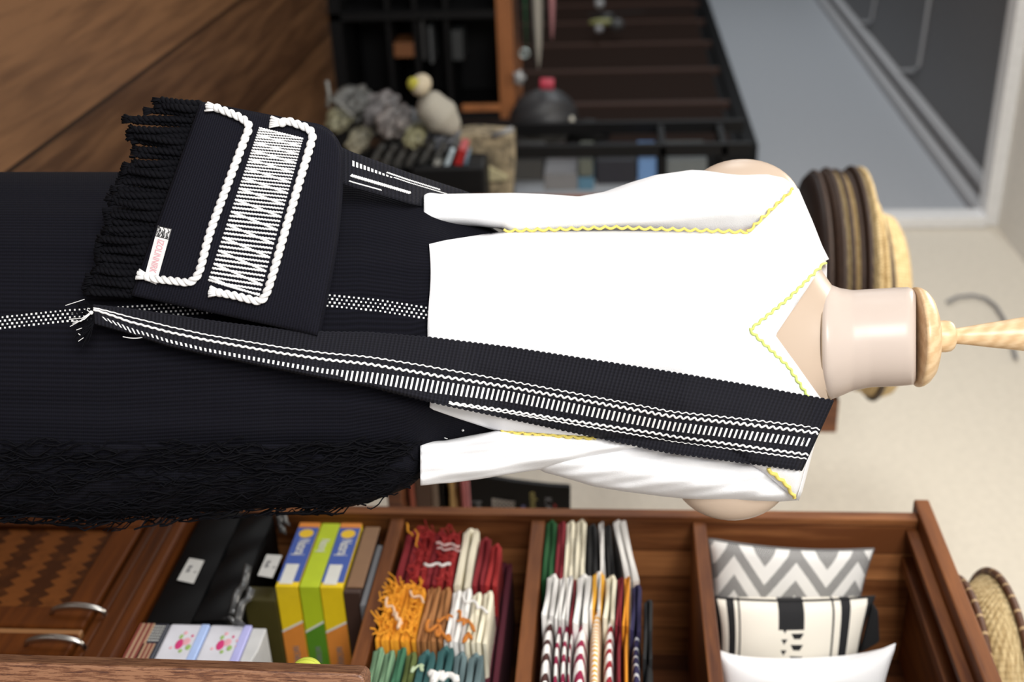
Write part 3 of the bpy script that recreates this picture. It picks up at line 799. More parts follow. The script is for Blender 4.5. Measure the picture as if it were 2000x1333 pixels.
# boxes of pencils: end faces towards the room, long sides to the right
M_boxyel = colmat('yellow_card', (.90, .64, .015), .4); M_boxblue = colmat('blue_card', (.055, .11, .42), .4)
M_boxor = colmat('orange_card', (.78, .27, .045), .4); M_boxgr = colmat('lime_card', (.50, .62, .02), .4); M_boxdg = colmat('green_card', (.10, .27, .02), .4)
M_greycard = colmat('grey_card', (.20, .20, .21), .5); M_brown1 = colmat('tan_card', (.24, .13, .065), .6); M_brown2 = colmat('dark_brown_card', (.055, .028, .02), .5)
M_pale = colmat('pale_print', (.75, .75, .70), .5); M_sun = colmat('sun_print', (.85, .55, .02), .5)
YN = YF-.012
bx0 = xat(1030, YN); bx1 = xat(1158, YN); by1 = YF+.155
def pencil_box(v0, v1, kind, label):
    z0_ = atY(v0, 1158, YN).z; z1_ = atY(v1, 1158, YN).z
    t = thing('pencil_box', label, 'box', (bx0, YN, z0_), 'stacked pencil cartons')
    side1 = {'b': M_boxyel, 'g': M_boxgr}[kind]; hi = z1_-z0_
    MB().box((bx0, YN, z0_), (bx1, by1, z1_)).build('carton', side1, t, bevel=.001)
    e = .0006
    if kind == 'b':
        ym = bx0+.012
        MB().box((bx0, YN-e, z0_), (bx0+.012, YN, z1_)).build('orange_band', M_boxor, t)
        MB().box((bx0+.0135, YN-e, z0_), (bx1-.012, YN, z1_)).build('blue_label', M_boxblue, t)
        m = MB(); c = Vector((bx0+.030, YN-e*1.2, (z0_+z1_)/2)); n = 28
        m.add([c]+[c+Vector((.0115*math.cos(2*math.pi*k/n), 0, hi*.34*math.sin(2*math.pi*k/n))) for k in range(n)], [(0, 1+k, 1+(k+1) % n) for k in range(n)])
        m.build('sun_print', M_sun, t)
        MB().add([(bx1-.055, YN-e*1.3, z0_+hi*.12), (bx1-.006, YN-e*1.3, z0_+hi*.12), (bx1-.006, YN-e*1.3, z0_+hi*.72), (bx1-.055, YN-e*1.3, z0_+hi*.72)], [(0, 1, 2, 3)]).build('price_label', M_pale, t)
        text('lettering', 'Nataraj', M_pale, t, (bx0+.046, YN-e*1.5, z0_+hi*.52), (1, 0, 0), (0, 0, 1), hi*.72, .0003, xs=.56)
    else:
        text('lettering', 'Nataraj', M_pale, t, (bx0+.045, YN-e*1.5, z0_+hi*.5), (1, 0, 0), (0, 0, 1), hi*.66, .0003, xs=.56)
    # printed end with a slanted second colour
    ysp = YN+.075; dlt = .016
    MB().prism([(bx1, ysp+dlt, z0_), (bx1, by1, z0_), (bx1, by1, z1_), (bx1, ysp-dlt*.3, z1_)], (.0006, 0, 0)).build('end_print', M_boxor if kind == 'b' else M_boxdg, t)
    MB().prism([(bx1, ysp+dlt-.004, z0_), (bx1, ysp+dlt, z0_), (bx1, ysp-dlt*.3, z1_), (bx1, ysp-dlt*.3-.004, z1_)], (.0008, 0, 0)).build('pale_slash', M_pale, t)
    text('end_lettering', 'NATARAJ', M_greycard, t, (bx1+.0008, YN+.118, (z0_+z1_)/2), (0, 1, 0), (0, 0, 1), hi*.42, .0003, xs=.6)
pencil_box(533, 577, 'b', 'yellow and blue pencil carton with orange end, lowest of the stacked cartons')
pencil_box(580, 619, 'g', 'lime green pencil carton between two yellow and blue cartons')
pencil_box(621, 665, 'b', 'yellow and blue pencil carton just above the lime green carton')
zb = atY(667, 1158, YN).z
t = thing('carton', 'brown carton with tan lid on top of the yellow and blue pencil cartons', 'box', (bx0, YN, zb))
zc = atY(700, 1158, YN).z
rbox('carton_body', M_brown2, (bx0+.004, YN+.006, zb), (bx1+.004, by1, zc), t, .002)
rbox('tan_side', M_brown1, (bx0+.004, YN+.003, zb+.004), (bx1-.006, YN+.006, zc+.003), t, .001)
zd = atY(737, 1158, YN).z
tag(rbox('carton', M_greycard, (bx0+.03, YN+.02, zc+.001), (bx1+.016, by1, min(zd, zD0-.005)), None, .002), 'grey carton on top of the brown carton under the shelf board', 'box')

# black packs with white stickers and the packing film
Mst = colmat('white_sticker', (.62, .62, .60), .4)
px0 = XL+T+.002; px1 = xat(1240, YN)
zk = zE1
def black_pack(v0, v1, st, label, dy=0.0, film=False):
    za = max(zE1, atY(v0, 1020, YN).z); zb_ = atY(v1, 1020, YN).z
    x1 = px1+(.0 if not film else -.012)
    t = thing('black_pack', label, 'package', (px0, YN, za), 'black film-wrapped packs')
    MB().grid(40, 14, lambda u, v: Vector((lerp(px0, x1, u), YN+dy+.004*math.sin(u*19+v*4)*(.5 if film else .15)-.004*math.sin(math.pi*v), lerp(za, zb_, v)))).build('wrapped_front', M_blackplastic, t, smooth=True)
    rbox('pack_body', M_blackplastic, (px0, YN+dy+.005, za), (x1, YB-.03, zb_), t, .006)
    q = [atY(a, b_, YN+dy-.006) for a, b_ in st]
    MB().prism(q, (0, -.0006, 0)).build('price_sticker', Mst, t)
    c = sum(q, Vector())/4
    text('sticker_print', '80x80', M_greycard, t, (c.x-.012, YN+dy-.0068, c.z-.004), (1, 0, -.05), (0, 0, 1), .010, .0002, xs=.7)
    text('sticker_print', '23', M_greycard, t, (c.x+.002, YN+dy-.0068, c.z+.008), (1, 0, -.05), (0, 0, 1), .006, .0002, xs=.8)
    return t
black_pack(388, 465, ((346, 1134), (370, 1091), (399, 1096), (378, 1141)), 'black pack with white price sticker lying on the cabinet top')
tf = black_pack(467, 528, ((503, 1125), (521, 1084), (551, 1086), (532, 1130)), 'glossy black film-wrapped pack with white sticker beside the pencil cartons', .002, True)
for k, (a, b_, c, d) in enumerate(((552, 1004, 560, 1028), (545, 1012, 552, 1040), (485, 1110, 452, 1195), (490, 1150, 458, 1215), (440, 1205, 470, 1222), (464, 1215, 472, 1222))):
    p0 = atY(a, b_, YN-.008); p1 = atY(c, d, YN-.008)
    m = MB(); m.grid(8, 4, lambda u, v, p0=p0, p1=p1, k=k: p0.lerp(p1, u)+Vector((0, -.006*math.sin(u*9+k)-.003*math.sin(v*5), .012*(v-.5))))
    m.build('film_fold', mat('clear_film', (.07, .07, .07), .2, fn=lambda t, b, c: None), tf, smooth=True, solid=.0006)

# stack of small tins by the near end
YT = YN-.004; tx0 = xat(1236, YT); tx1 = tx0+.145; ty1 = YT+.10
def tin(v0, v1, label, kind):
    za, zb_ = atY(v0, 1240, YT).z, atY(v1, 1240, YT).z
    za = max(za, zE1)
    t = thing('gift_box' if kind != 'flag' else 'tin_case', label, 'box', (tx0, YT, za))
    return t, za, zb_
Mwb = colmat('white_glossy_card', (.62, .62, .68), .3); Mlb = colmat('light_blue_card', (.38, .50, .80), .3); Mlv = colmat('lavender_card', (.42, .42, .74), .3)
Mpk = colmat('magenta_print', (.55, .03, .16), .5); Mpk2 = colmat('pink_print', (.70, .35, .40), .5); Mgn = colmat('leaf_print', (.28, .42, .12), .5)
t, za, zb_ = tin(262, 322, 'dark case printed with a striped and starred flag, lowest beside the black packs', 'flag')
rbox('case_body', colmat('dark_navy_card', (.02, .022, .035), .35), (tx0, YT, za), (tx1, ty1, zb_), t, .003)
m1, m2 = MB(), MB()
h = zb_-za
for k in range(6):
    (m1 if k % 2 == 0 else m2).box((tx0+.002, YT-.0006, za+.0012+k*h*.085), (tx1-.002, YT, za+.0012+(k+.8)*h*.085))
for k in range(6):
    (m1 if k % 2 == 0 else m2).box((tx0+.045, YT-.0006, za+.0012+(6+k)*h*.07), (tx1-.002, YT, za+.0012+(6.8+k)*h*.07))
m1.build('red_stripes', colmat('dull_red_print', (.22, .05, .035), .5), t); m2.build('tan_stripes', colmat('tan_print', (.42, .26, .16), .5), t)
m = MB()
for i in range(6):
    for j in range(5): m.ellipsoid((tx0+.008+i*.006, YT-.0004, za+h*.56+j*h*.075), .0014, .0004, .0014, 6, 4)
m.build('star_dots', M_pale, t)
zf = zb_
def flower(t, cx, cz, sc):
    for (dx, dz, rx, rz, mm) in ((0, 0, .011, .006, Mpk), (-.006, .009, .008, .006, Mpk2), (-.016, -.002, .005, .003, Mgn), (-.024, .002, .004, .003, Mpk2), (.006, .015, .006, .004, Mgn), (-.010, .022, .003, .002, Mpk2), (.002, .024, .003, .002, Mpk2), (.008, -.010, .003, .0025, Mpk2), (-.018, .014, .003, .002, Mpk), (.014, .006, .004, .003, Mgn)):
        MB().ellipsoid((cx+dx*sc, YT-.0004, cz+dz*sc), rx*sc, .0005, rz*sc, 12, 6).build('flower_print', mm, t)
t, za, zb_ = tin(324, 402, 'white gift box with pink rose print and light blue side, lower of the two', 'w')
za = zf+.0005
rbox('box_body', Mwb, (tx0, YT, za), (tx1, ty1, zb_), t, .004); rbox('blue_edge', Mlb, (tx0+.001, YT-.001, zb_-.013), (tx1, ty1, zb_), t, .002)
flower(t, tx0+.045, za+.028, 1.0); zf = zb_
t, za, zb_ = tin(404, 486, 'white gift box with pink rose print and lavender side, on top of the other', 'w')
za = zf+.0005
rbox('box_body', Mwb, (tx0, YT, za), (tx1, ty1, zb_), t, .004); rbox('lavender_edge', Mlv, (tx0+.001, YT-.001, zb_-.013), (tx1, ty1, zb_), t, .002)
flower(t, tx0+.045, za+.028, 1.0); zf = zb_+.0005
m = MB(); zt = atY(515, 1240, YT).z
m.prism([(tx0+.004, YT+.002, zf), (tx1, YT+.002, zf), (tx1, YT+.002, zf+.006), (tx0+.05, YT+.002, zt), (tx0+.004, YT+.002, zt)], (0, .09, 0))
tag(m.build('paper_packet', colmat('white_paper', (.52, .52, .52), .6), bevel=.002), 'plain white paper packet on top of the rose printed gift boxes', 'packet')
# olive bag side standing between the packs and the cartons
t = MB().box((bx1-.03, YF+.012, zE1+.001), (bx1+.004, YF+.150, atY(531, 1160, YN).z))
tag(t.build('carton', mat('olive_card', (.06, .05, .012), .4), bevel=.003), 'dark olive carton standing under the stack of pencil cartons', 'box')

# --- folded textiles
def folded(xl, xr, zb_, th, y0, y1, m_, name='fold', parent=None, tilt_=0.0, slack=0.0, gap=.22, jit=0):
    """a cloth folded over on itself: hairpin section in x-z pushed along y, the loop at the left"""
    n = 26; r = th*(1-gap)/4.0; pts = []
    L = xr-xl; R = th/2-r
    cz = th/2
    for i in range(9): q = i/8; pts.append((L*(1-q*.94), cz-R+slack*math.sin(q*3.1)))
    for i in range(1, 10):
        a = -math.pi/2-math.pi*i/10; pts.append((L*.06+R*.9*math.cos(a)*1.2, cz+R*math.sin(a)*1.0))
    for i in range(9): q = i/8; pts.append((L*(.06+.94*q), cz+R-slack*math.sin(q*3.1)*.6))
    m = len(pts); mb = MB(); sl = 8
    prof_ = []
    for i, (px_, pz_) in enumerate(pts):
        a = pts[max(0, i-1)]; b_ = pts[min(m-1, i+1)]; dx, dz = b_[0]-a[0], b_[1]-a[1]; l = math.hypot(dx, dz) or 1
        prof_.append((px_, pz_, -dz/l, dx/l))
    ring = [(p[0]+p[2]*r, p[1]+p[3]*r) for p in prof_]+[(p[0]-p[2]*r, p[1]-p[3]*r) for p in reversed(prof_)]
    k = len(ring); vs = []
    for j in range(sl):
        v = j/(sl-1); e = 0.0
        ins = .10*r if j in (0, sl-1) else 0
        for (a, b_) in ring:
            x = xl+a; z = zb_+b_+tilt_*(a/L)+jit*math.sin(a*60+v*4)*.5
            vs.append((x+(.002*math.sin(b_*900+v*7)), lerp(y0, y1, v)+.0025*math.sin(a*45+b_*500), z))
    fs = []
    for j in range(sl-1):
        for i in range(k): fs.append((j*k+i, j*k+(i+1) % k, (j+1)*k+(i+1) % k, (j+1)*k+i))
    half = k//2
    for j, fl in ((0, False), (sl-1, True)):
        for i in range(half-1):
            a, b_, c, d = j*k+i, j*k+i+1, j*k+k-2-i, j*k+k-1-i
            fs.append((a, b_, c, d) if fl else (d, c, b_, a))
    mb.add(vs, fs); return mb.build(name, m_, parent, smooth=True, bevel=min(.0015, r*.5))
def stripes(axis, per, c2, duty=.5, zig=0.0):
    def fn(t, b, col):
        xyz = t.xyz(t.coord()); p = xyz[axis]
        if zig: p = t.m('ADD', p, t.m('MULTIPLY', t.m('PINGPONG', xyz[2 if axis == 0 else 0], zig), 1.0))
        f = t.m('LESS_THAN', t.m('FRACT', t.m('DIVIDE', p, per)), duty)
        t.put(b.inputs['Base Color'], t.mix(f, col, c2))
    return fn
WHT = (.84, .82, .79); CRM = (.83, .77, .60)
M_w = mat('white_knit', WHT, .9, fn=cloth); M_c = mat('cream_knit', CRM, .9, fn=cloth); M_gn = mat('bottle_green_knit', (.008, .085, .02), .85, fn=cloth)
M_mr = mat('maroon_knit', (.20, .008, .018), .9, fn=cloth); M_bk = mat('black_knit', (.008, .008, .009), .9, fn=cloth); M_nv = mat('navy_knit', (.018, .014, .06), .9, fn=cloth)
M_or = mat('orange_knit', (.75, .28, .015), .9, fn=cloth)
M_ys = mat('white_yellow_striped_knit', WHT, .9, fn=stripes(2, .012, (.80, .40, .03), .5)); M_ysx = mat('white_yellow_ringed_knit', WHT, .9, fn=stripes(0, .0085, (.80, .40, .03), .5))
M_mz = mat('white_maroon_zigzag_knit', WHT, .9, fn=stripes(0, .034, (.26, .008, .05), .42, .010)); M_bz = mat('white_brown_zigzag_knit', WHT, .9, fn=stripes(0, .034, (.06, .018, .015), .38, .010))
M_rz = mat('white_red_ringed_knit', WHT, .9, fn=stripes(0, .026, (.30, .01, .02), .42, .008)); M_nr = mat('navy_ringed_knit', (.018, .014, .06), .9, fn=stripes(0, .02, (.5, .5, .52), .25, 0))
# far column of folded socks: v range read at U = 1040
GS = 'folded socks on the middle shelf'
xs0_, xs1_ = xat(1018), xat(1140)
far = [(1066, 1088, M_gn, 'bottle green folded knit at the bottom of the far column', 0), (1089, 1106, M_mr, 'maroon folded knit just above the bottle green one in the far column', 0),
       (1106, 1124, M_c, 'lower of two cream folded knits in the far column', 0), (1125, 1146, M_c, 'upper of two cream folded knits in the far column', 0),
       (1147, 1168, M_bk, 'black folded knit lying on the upper cream one in the far column', 4), (1169, 1179, M_w, 'thin grey-white folded knit squeezed between two black ones', 8), (1180, 1194, M_bk, 'black folded knit under the thick white one, far column', 12), (1196, 1222, M_w, 'thick off-white folded knit sagging on top of the far column', 34)]
zprev = zC1
for v0, v1, mm, lab_, tl in far:
    za = atY(v0, 1040, YF).z; zb_ = atY(v1, 1040, YF).z
    t = thing('folded_knit', lab_, 'folded cloth', (xs0_, YF, max(za, zC1)), GS)
    folded(xs0_+random.uniform(0, .008)+(.014 if mm is M_bk else 0), xs1_, max(za, zprev), zb_-max(za, zprev)-.0006, YF-.004, YF+.13, mm, 'cloth', t, tilt_=tl*.0006, slack=.0012)
    zprev = zb_
# near column
nx0 = xat(1136, YN)
near = [(1069, 1092, M_w, M_bz, 'white knit with brown zigzag leg, lowest of the near column', 0, 1218),
        (1094, 1106, M_w, M_mz, 'lower of two thin white knits with maroon zigzag legs', 6, 1225), (1107, 1120, M_w, M_mz, 'upper of two thin white knits with maroon zigzag legs', 6, 1225),
        (1121, 1127, M_mr, M_mz, 'thin maroon knit folded between the white zigzag ones', 4, 1235),
        (1128, 1156, M_w, M_mz, 'thick white knit under the yellow-striped one', 0, 1232), (1158, 1182, M_ys, M_ysx, 'yellow and white striped knit in the near column', -6, 1205),
        (1184, 1206, M_c, M_rz, 'cream knit with red ringed leg on the yellow-striped one', 0, 1222), (1207, 1219, M_mr, M_mr, 'maroon knit under the orange one in the near column', 0, 1235),
        (1220, 1232, M_or, M_or, 'bright orange knit near the top of the near column', -2, 1235), (1234, 1254, M_nv, M_nr, 'navy knit with pale ringed cuff on the orange one', 2, 1245),
        (1256, 1274, M_bk, M_bk, 'black knit on top of the near column', 4, 1300)]
zprev = zC1
for v0, v1, mm, ml, lab_, st_, ue in near:
    za = max(atY(v0, 1150, YN).z, zprev); zb_ = atY(v1, 1150, YN).z
    xe = xat(ue, YN); x0_ = nx0+random.uniform(0, .006)+(.02 if mm is M_nv else 0)+(.055 if mm is M_bk else 0)-(.008 if mm is M_ys else 0)
    t = thing('folded_sock', lab_, 'folded cloth', (x0_, YN, za), 'rolled long socks on the middle shelf')
    folded(x0_, xe, za, zb_-za-.0006, YN-.012, YN+.11, mm, 'cloth', t, tilt_=-.004, slack=.0014, gap=.3)
    # leg of the sock, running on to the right, flattening
    th = zb_-za-.001
    def leg(u, v, xe=xe, za=za, th=th):
        a = 2*math.pi*u; L = .16; x = xe-.012+L*v; k = lerp(.86, 1.0, min(1, v*4))*(.94+.06*math.cos(v*2)) if v > .02 else .4
        return Vector((x, YN+.055-math.cos(a)*.058+.004*math.sin(v*9), za+th/2-.003*0+math.copysign(abs(math.sin(a))**.7, math.sin(a))*th*.5*k-.006*math.sin(min(1, v*3)*1.57)*.6))
    MB().grid(20, 22, leg, cu=True).build('sock_leg', ml, t, smooth=True)
    zprev = zb_
# --- scarves on the shelf below
def cord(pts, r, m_, name, parent):
    return MB().tube(pts, r, 6).build(name, m_, parent, smooth=True)
def wiggle(x, y, Y, dx, dy, n=24, amp=3, seed=0):
    rr = random.Random(seed); ph = rr.uniform(0, 6)
    return [atY(x+dx*i/n+amp*math.sin(i*.55+ph), y+dy*i/n+amp*math.cos(i*.8+ph), Y) for i in range(n+1)]
M_rd = mat('deep_red_scarf', (.22, .006, .012), .85, fn=cloth); M_rd2 = mat('crimson_scarf', (.33, .012, .012), .85, fn=cloth)
M_yl = mat('marigold_scarf', (.80, .33, .015), .85, fn=cloth); M_br = mat('caramel_scarf', (.36, .15, .045), .85, fn=cloth); M_or2 = mat('burnt_orange_scarf', (.52, .17, .02), .85, fn=cloth)
M_sg = mat('sage_scarf', (.18, .30, .17), .85, fn=stripes(2, .004, (.10, .20, .11), .5)); M_dg2 = mat('deep_green_scarf', (.035, .14, .07), .85, fn=cloth); M_mo = mat('moss_scarf', (.09, .12, .025), .85, fn=cloth)
M_tl = mat('teal_scarf', (.03, .11, .11), .85, fn=cloth); M_gt = mat('grey_teal_scarf', (.12, .18, .19), .85, fn=cloth); M_mar = mat('wine_scarf', (.085, .004, .016), .8, fn=cloth); M_ggrey = mat('grey_scarf', (.22, .23, .26), .85, fn=cloth)
GR = 'folded scarves on the shelf above the pencil cartons'
def scarf_col(y_l, y_r, Y, dep, items, vread, zfloor):
    xl, xr = xat(y_l, Y), xat(y_r, Y); zp = zfloor
    for v0, v1, mm, lab_, ex in items:
        za = max(atY(v0, vread, Y).z, zp); zb_ = atY(v1, vread, Y).z
        t = thing('folded_scarf', lab_, 'scarf', (xl, Y, za), GR)
        folded(xl+random.uniform(0, .01)+ex.get('dx', 0), xr, za, zb_-za-.0005, Y, Y+dep, mm, 'cloth', t, slack=.0015, gap=.25, tilt_=ex.get('tilt', 0))
        zp = zb_
        for cdp in ex.get('cords', []): cord(wiggle(*cdp[0]), cdp[1], cdp[2], 'tie_cord', t)
        if ex.get('fringe'):
            m = MB()
            for k in range(40):
                p = Vector((random.uniform(xl, xr), Y-.003, random.uniform(za, zb_))); m.tube([p, p+Vector((random.uniform(-.008, .008), -.008, -.004)), p+Vector((random.uniform(-.015, .012), -.011, random.uniform(-.016, .004)))], .0012, 4)
            m.build('fringe', mm, t)
YS = YF+.0
scarf_col(1042, 1150, YS, .14, [
    (790, 822, M_rd, 'deep red scarf at the bottom of the far pile on the scarf shelf', {'cords': [((792, 1022, YS-.012, 12, 26, 12, 2, 1), .0016, M_yl), ((812, 1032, YS-.014, 4, 40, 12, 3, 2), .0012, M_yl)]}),
    (822, 848, M_rd2, 'crimson scarf second from the bottom of the far red pile', {'fringe': 1}),
    (848, 870, M_rd, 'deep red scarf in the middle of the far pile, under the white fringe', {'cords': [((850, 1062, YS-.014, 48, 6, 16, 2, 3), .0022, mat('pink_white_cord', (.7, .5, .48), .8)), ((830, 1104, YS-.014, 50, 0, 16, 2, 5), .0025, M_w), ((852, 1072, YS-.016, 48, 4, 16, 2, 8), .0015, mat('pink_white_cord', (.7, .5, .48), .8))]}),
    (870, 898, M_rd2, 'crimson scarf directly beneath the cream looped scarf', {'fringe': 1, 'cords': [((856, 1128, YS-.014, 22, -6, 24, 5, 6), .0018, M_rd2)]}),
    (902, 934, M_c, 'cream scarf with pointed loop sticking out of the red pile', {'dx': -.006}),
    (936, 960, M_rd, 'deep red scarf lying on the cream looped scarf', {'dx': .015}), (960, 982, M_rd2, 'crimson scarf on top of the far red pile', {'dx': .03})], 1060, zD1)
YS2 = YF-.008
scarf_col(1148, 1262, YS2, .12, [
    (757, 775, M_yl, 'marigold scarf lowest of the middle pile, frayed in front', {'fringe': 1}), (775, 792, M_yl, 'marigold scarf second in the middle pile, tied with white cord', {'fringe': 1, 'cords': [((752, 1170, YS2-.014, 30, 50, 24, 4, 7), .002, mat('peach_cord', (.75, .52, .35), .8))]}),
    (792, 812, M_yl, 'marigold scarf third in the middle pile', {'cords': [((800, 1158, YS2-.014, 30, 18, 14, 3, 9), .002, mat('peach_cord', (.75, .52, .35), .8)), ((776, 1200, YS2-.016, 4, 30, 14, 3, 19), .003, mat('peach_cord', (.75, .52, .35), .8))]}),
    (812, 832, M_yl, 'marigold scarf uppermost, beneath the caramel ones', {'dx': .01, 'fringe': 1}),
    (834, 846, M_br, 'caramel scarf lowest of three in the middle pile', {}), (846, 860, M_br, 'caramel scarf between two caramel scarves in the middle pile', {'dx': -.002, 'cords': [((836, 1220, YS2-.012, 40, 30, 24, 8, 12), .003, M_or2), ((850, 1215, YS2-.016, 34, -10, 20, 4, 13), .002, M_or2)]}), (861, 882, M_br, 'caramel scarf beneath the white scarves', {'dx': .006}),
    (885, 902, M_w, 'white scarf with orange tie cords in the middle pile', {'dx': .01, 'cords': [((890, 1192, YS2-.014, 40, 44, 20, 4, 14), .0022, M_or2), ((894, 1208, YS2-.014, 34, 20, 20, 5, 15), .0018, M_or2), ((905, 1250, YS2-.016, 14, -8, 20, 5, 15), .0025, M_or2)]}),
    (903, 922, M_w, 'white scarf just under the topmost cream scarves', {'dx': .004, 'cords': [((900, 1165, YS2-.014, 50, 30, 20, 4, 16), .0022, M_w)]}), (924, 943, M_c, 'lower cream-white scarf at the top of the middle pile', {'dx': .012}), (945, 965, M_c, 'upper cream-white scarf at the top of the middle pile', {'dx': .010})], 1160, zD1)
YS3 = YF-.022
scarf_col(1276, 1400, YS3, .11, [
    (725, 748, M_sg, 'pale sage scarf at the bottom of the near pile', {}), (749, 770, M_sg, 'darker sage scarf second in the near pile', {'dx': -.002}), (772, 790, M_dg2, 'deep green scarf in the near pile', {'dx': -.006}),
    (792, 814, M_mo, 'moss green scarf tied with pale green loop in the near pile', {'cords': [((800, 1310, YS3-.012, 30, -6, 20, 6, 21), .0018, mat('pale_green_cord', (.45, .55, .35), .8))]}),
    (816, 850, M_tl, 'teal scarf with thick white knotted cord in the near pile', {'cords': [((846, 1318, YS3-.018, 50, 10, 20, 6, 22), .0045, M_w), ((842, 1312, YS3-.02, 10, 26, 12, 3, 22), .006, M_w)]}),
    (852, 885, M_tl, 'plain teal scarf above the white-corded one', {'dx': -.002}), (887, 912, M_gt, 'grey-teal scarf near the top of the near pile', {'dx': .002}), (914, 945, M_gt, 'grey-teal scarf topmost of the near pile', {'dx': .003})], 1290, zD1)
# wine coloured cloth lying behind along the top of the scarves, and a grey one beside it
xl_, xr_ = xat(1060, YF+.03), -1.08
t = thing('folded_cloth', 'long wine-coloured cloth standing behind the scarf piles', 'folded cloth', (xl_, YF+.15, zD1))
folded(xl_, xr_, atY(966, 1160, YF+.05).z, .022, YF+.06, YF+.19, M_mar, 'cloth', t)
MB().box((xl_+.05, YF+.15, zD1), (xr_, YF+.19, atY(966, 1160, YF+.05).z)).build('cloth_stack', M_mar, t, bevel=.004)
# --- cushions
def cushion(label, P, th, m_, name='cushion', extra=None, sag=0.0, pk=.08):
    """P: bottom-left, bottom-right, top-right, top-left corners"""
    P = [Vector(p) for p in P]; c = sum(P, Vector())/4
    nrm = (P[1]-P[0]).cross(P[3]-P[0]).normalized()
    if nrm.x < 0: nrm = -nrm
    base_ = Vector((c.x, c.y, min(p.z for p in P)))
    t = thing(name, label, 'cushion', tuple(base_), 'cushions in the upper compartment')
    def fn(u, v, sg):
        a, b_ = 2*u-1, 2*v-1
        pin = 1-.10*(1-a*a)*abs(b_)**3*1.0; pin2 = 1-pk*(1-b_*b_)*abs(a)**3*(1 if a < 0 else .4)
        u2, v2 = .5+a*pin2/2, .5+b_*pin/2
        q = P[0].lerp(P[1], u2).lerp(P[3].lerp(P[2], u2), v2)
        h = th*((1-a*a)*(1-b_*b_))**.42+.0015
        return q+nrm*(h*sg)+Vector((0, 0, 0))+nrm*.003*math.sin(a*5+b_*4)*(1-abs(a))*(1-abs(b_))
    m = MB(); m.grid(40, 40, lambda u, v: fn(u, v, 1), uvf=lambda u, v: (u, v)); m.grid(40, 40, lambda u, v: fn(u, v, -.8), uvf=lambda u, v: (u, v))
    o = m.build('cover', m_, t, smooth=True)
    MB().tube([fn(u, v, 0) for u, v in [(i/20, 0) for i in range(20)]+[(1, i/20) for i in range(20)]+[(1-i/20, 1) for i in range(20)]+[(0, 1-i/20) for i in range(20)]], .0022, 6, closed=True).build('piping', m_ if not extra else extra, t, smooth=True)
    return t, fn
def zigc(t, b, col):
    u = t.xyz(t.coord('UV')); # u[0] across, u[1] up
    pg = t.m('PINGPONG', t.m('ADD', u[1], .04), .19)
    f = t.m('FRACT', t.m('DIVIDE', t.m('ADD', t.m('MULTIPLY', pg, 1.55), u[0]), .245))
    on = t.m('LESS_THAN', f, .46)
    st = t.m('GREATER_THAN', t.m('MULTIPLY', t.m('SINE', t.m('MULTIPLY', u[0], 420)), t.m('SINE', t.m('MULTIPLY', u[1], 480))), -.15)
    t.put(b.inputs['Base Color'], t.mix(t.m('MULTIPLY', on, t.m('MULTIPLY_ADD', st, .55, .35)), (.88, .86, .83), (.07, .07, .075)))
M_zc = mat('grey_zigzag_weave', (.6, .6, .6), .9, fn=zigc)
def stripec(t, b, col):
    u = t.xyz(t.coord('UV')); v = u[1]; un = u[0]
    def band(a, b_): return t.m('MULTIPLY', t.m('GREATER_THAN', v, a), t.m('LESS_THAN', v, b_))
    k = band(.075, .125)
    for a, b_ in ((.148, .160), (.735, .748), (.79, .85), (-1, .02), (.955, 2)): k = t.m('MAXIMUM', k, band(a, b_))
    # centre band: black square at the left then rows of triangles
    cb = band(.40, .56)
    blk = t.m('LESS_THAN', un, .19)
    tri = t.m('GREATER_THAN', t.m('PINGPONG', t.m('SUBTRACT', v, .40), .04), t.m('MULTIPLY', t.m('FRACT', t.m('MULTIPLY', un, 9.0)), .04))
    sq = t.m('GREATER_THAN', t.m('FRACT', t.m('MULTIPLY_ADD', t.m('GREATER_THAN', v, .48), .5, t.m('MULTIPLY', un, 9.0))), .5)
    pat = t.m('MAXIMUM', blk, t.m('MULTIPLY', tri, sq))
    k = t.m('MAXIMUM', k, t.m('MULTIPLY', cb, pat))
    t.put(b.inputs['Base Color'], t.mix(k, (.88, .83, .73), (.012, .012, .014)))
M_sc = mat('white_black_banded_weave', (.65, .62, .55), .9, fn=stripec)
X1, X2, X3 = -1.585, -1.500, -1.40
zb1 = zB1
def cp(x, y, X): return atX(x, y, X)
c1 = [cp(1383, 1053, X1), Vector((X1, YB-.03, zB1+.003)), Vector((X1, YB-.02, cp(1703, 1078, X1).z)), cp(1706, 1073, X1)]
c1[0].z = max(c1[0].z, zB1+.002)
cushion('cushion with grey zigzag weave on white, furthest left of the three', c1, .030, M_zc)
c2 = [cp(1394, 1168, X2), Vector((X2, YF+.235, zB1+.006)), Vector((X2, YF+.235, cp(1712, 1190, X2).z-.01)), cp(1708, 1166, X2)]
c2[0].z = max(c2[0].z, zB1+.002)
t, f2 = cushion('cream cushion with black bands and triangle motif between the other two cushions', c2, .040, M_sc, extra=M_bk)
for v, dz in ((1, 1), (0, -1)):
    pass
# black corner of the banded cushion
q = [f2(.02, .985, .3), f2(.55, 1.0, .3), f2(.42, 1.0, .3)+Vector((.0, .0, .028)), f2(.12, 1.0, .3)+Vector((0, 0, .012))]
MB().prism(q, (.012, 0, 0)).build('black_corner', M_bk, t, smooth=False, bevel=.004)
c3 = [cp(1402, 1272, X3), Vector((X3+.02, YF+.27, zB1+.004)), Vector((X3+.02, YF+.27, cp(1745, 1262, X3).z)), cp(1748, 1260, X3)]
c3[0].z = max(c3[0].z, zB1+.002)
cushion('plain white cushion, nearest and rightmost of the three', c3, .045, mat('plain_white_cushion_cloth', (.88, .88, .89), .9, fn=cloth), pk=.34)

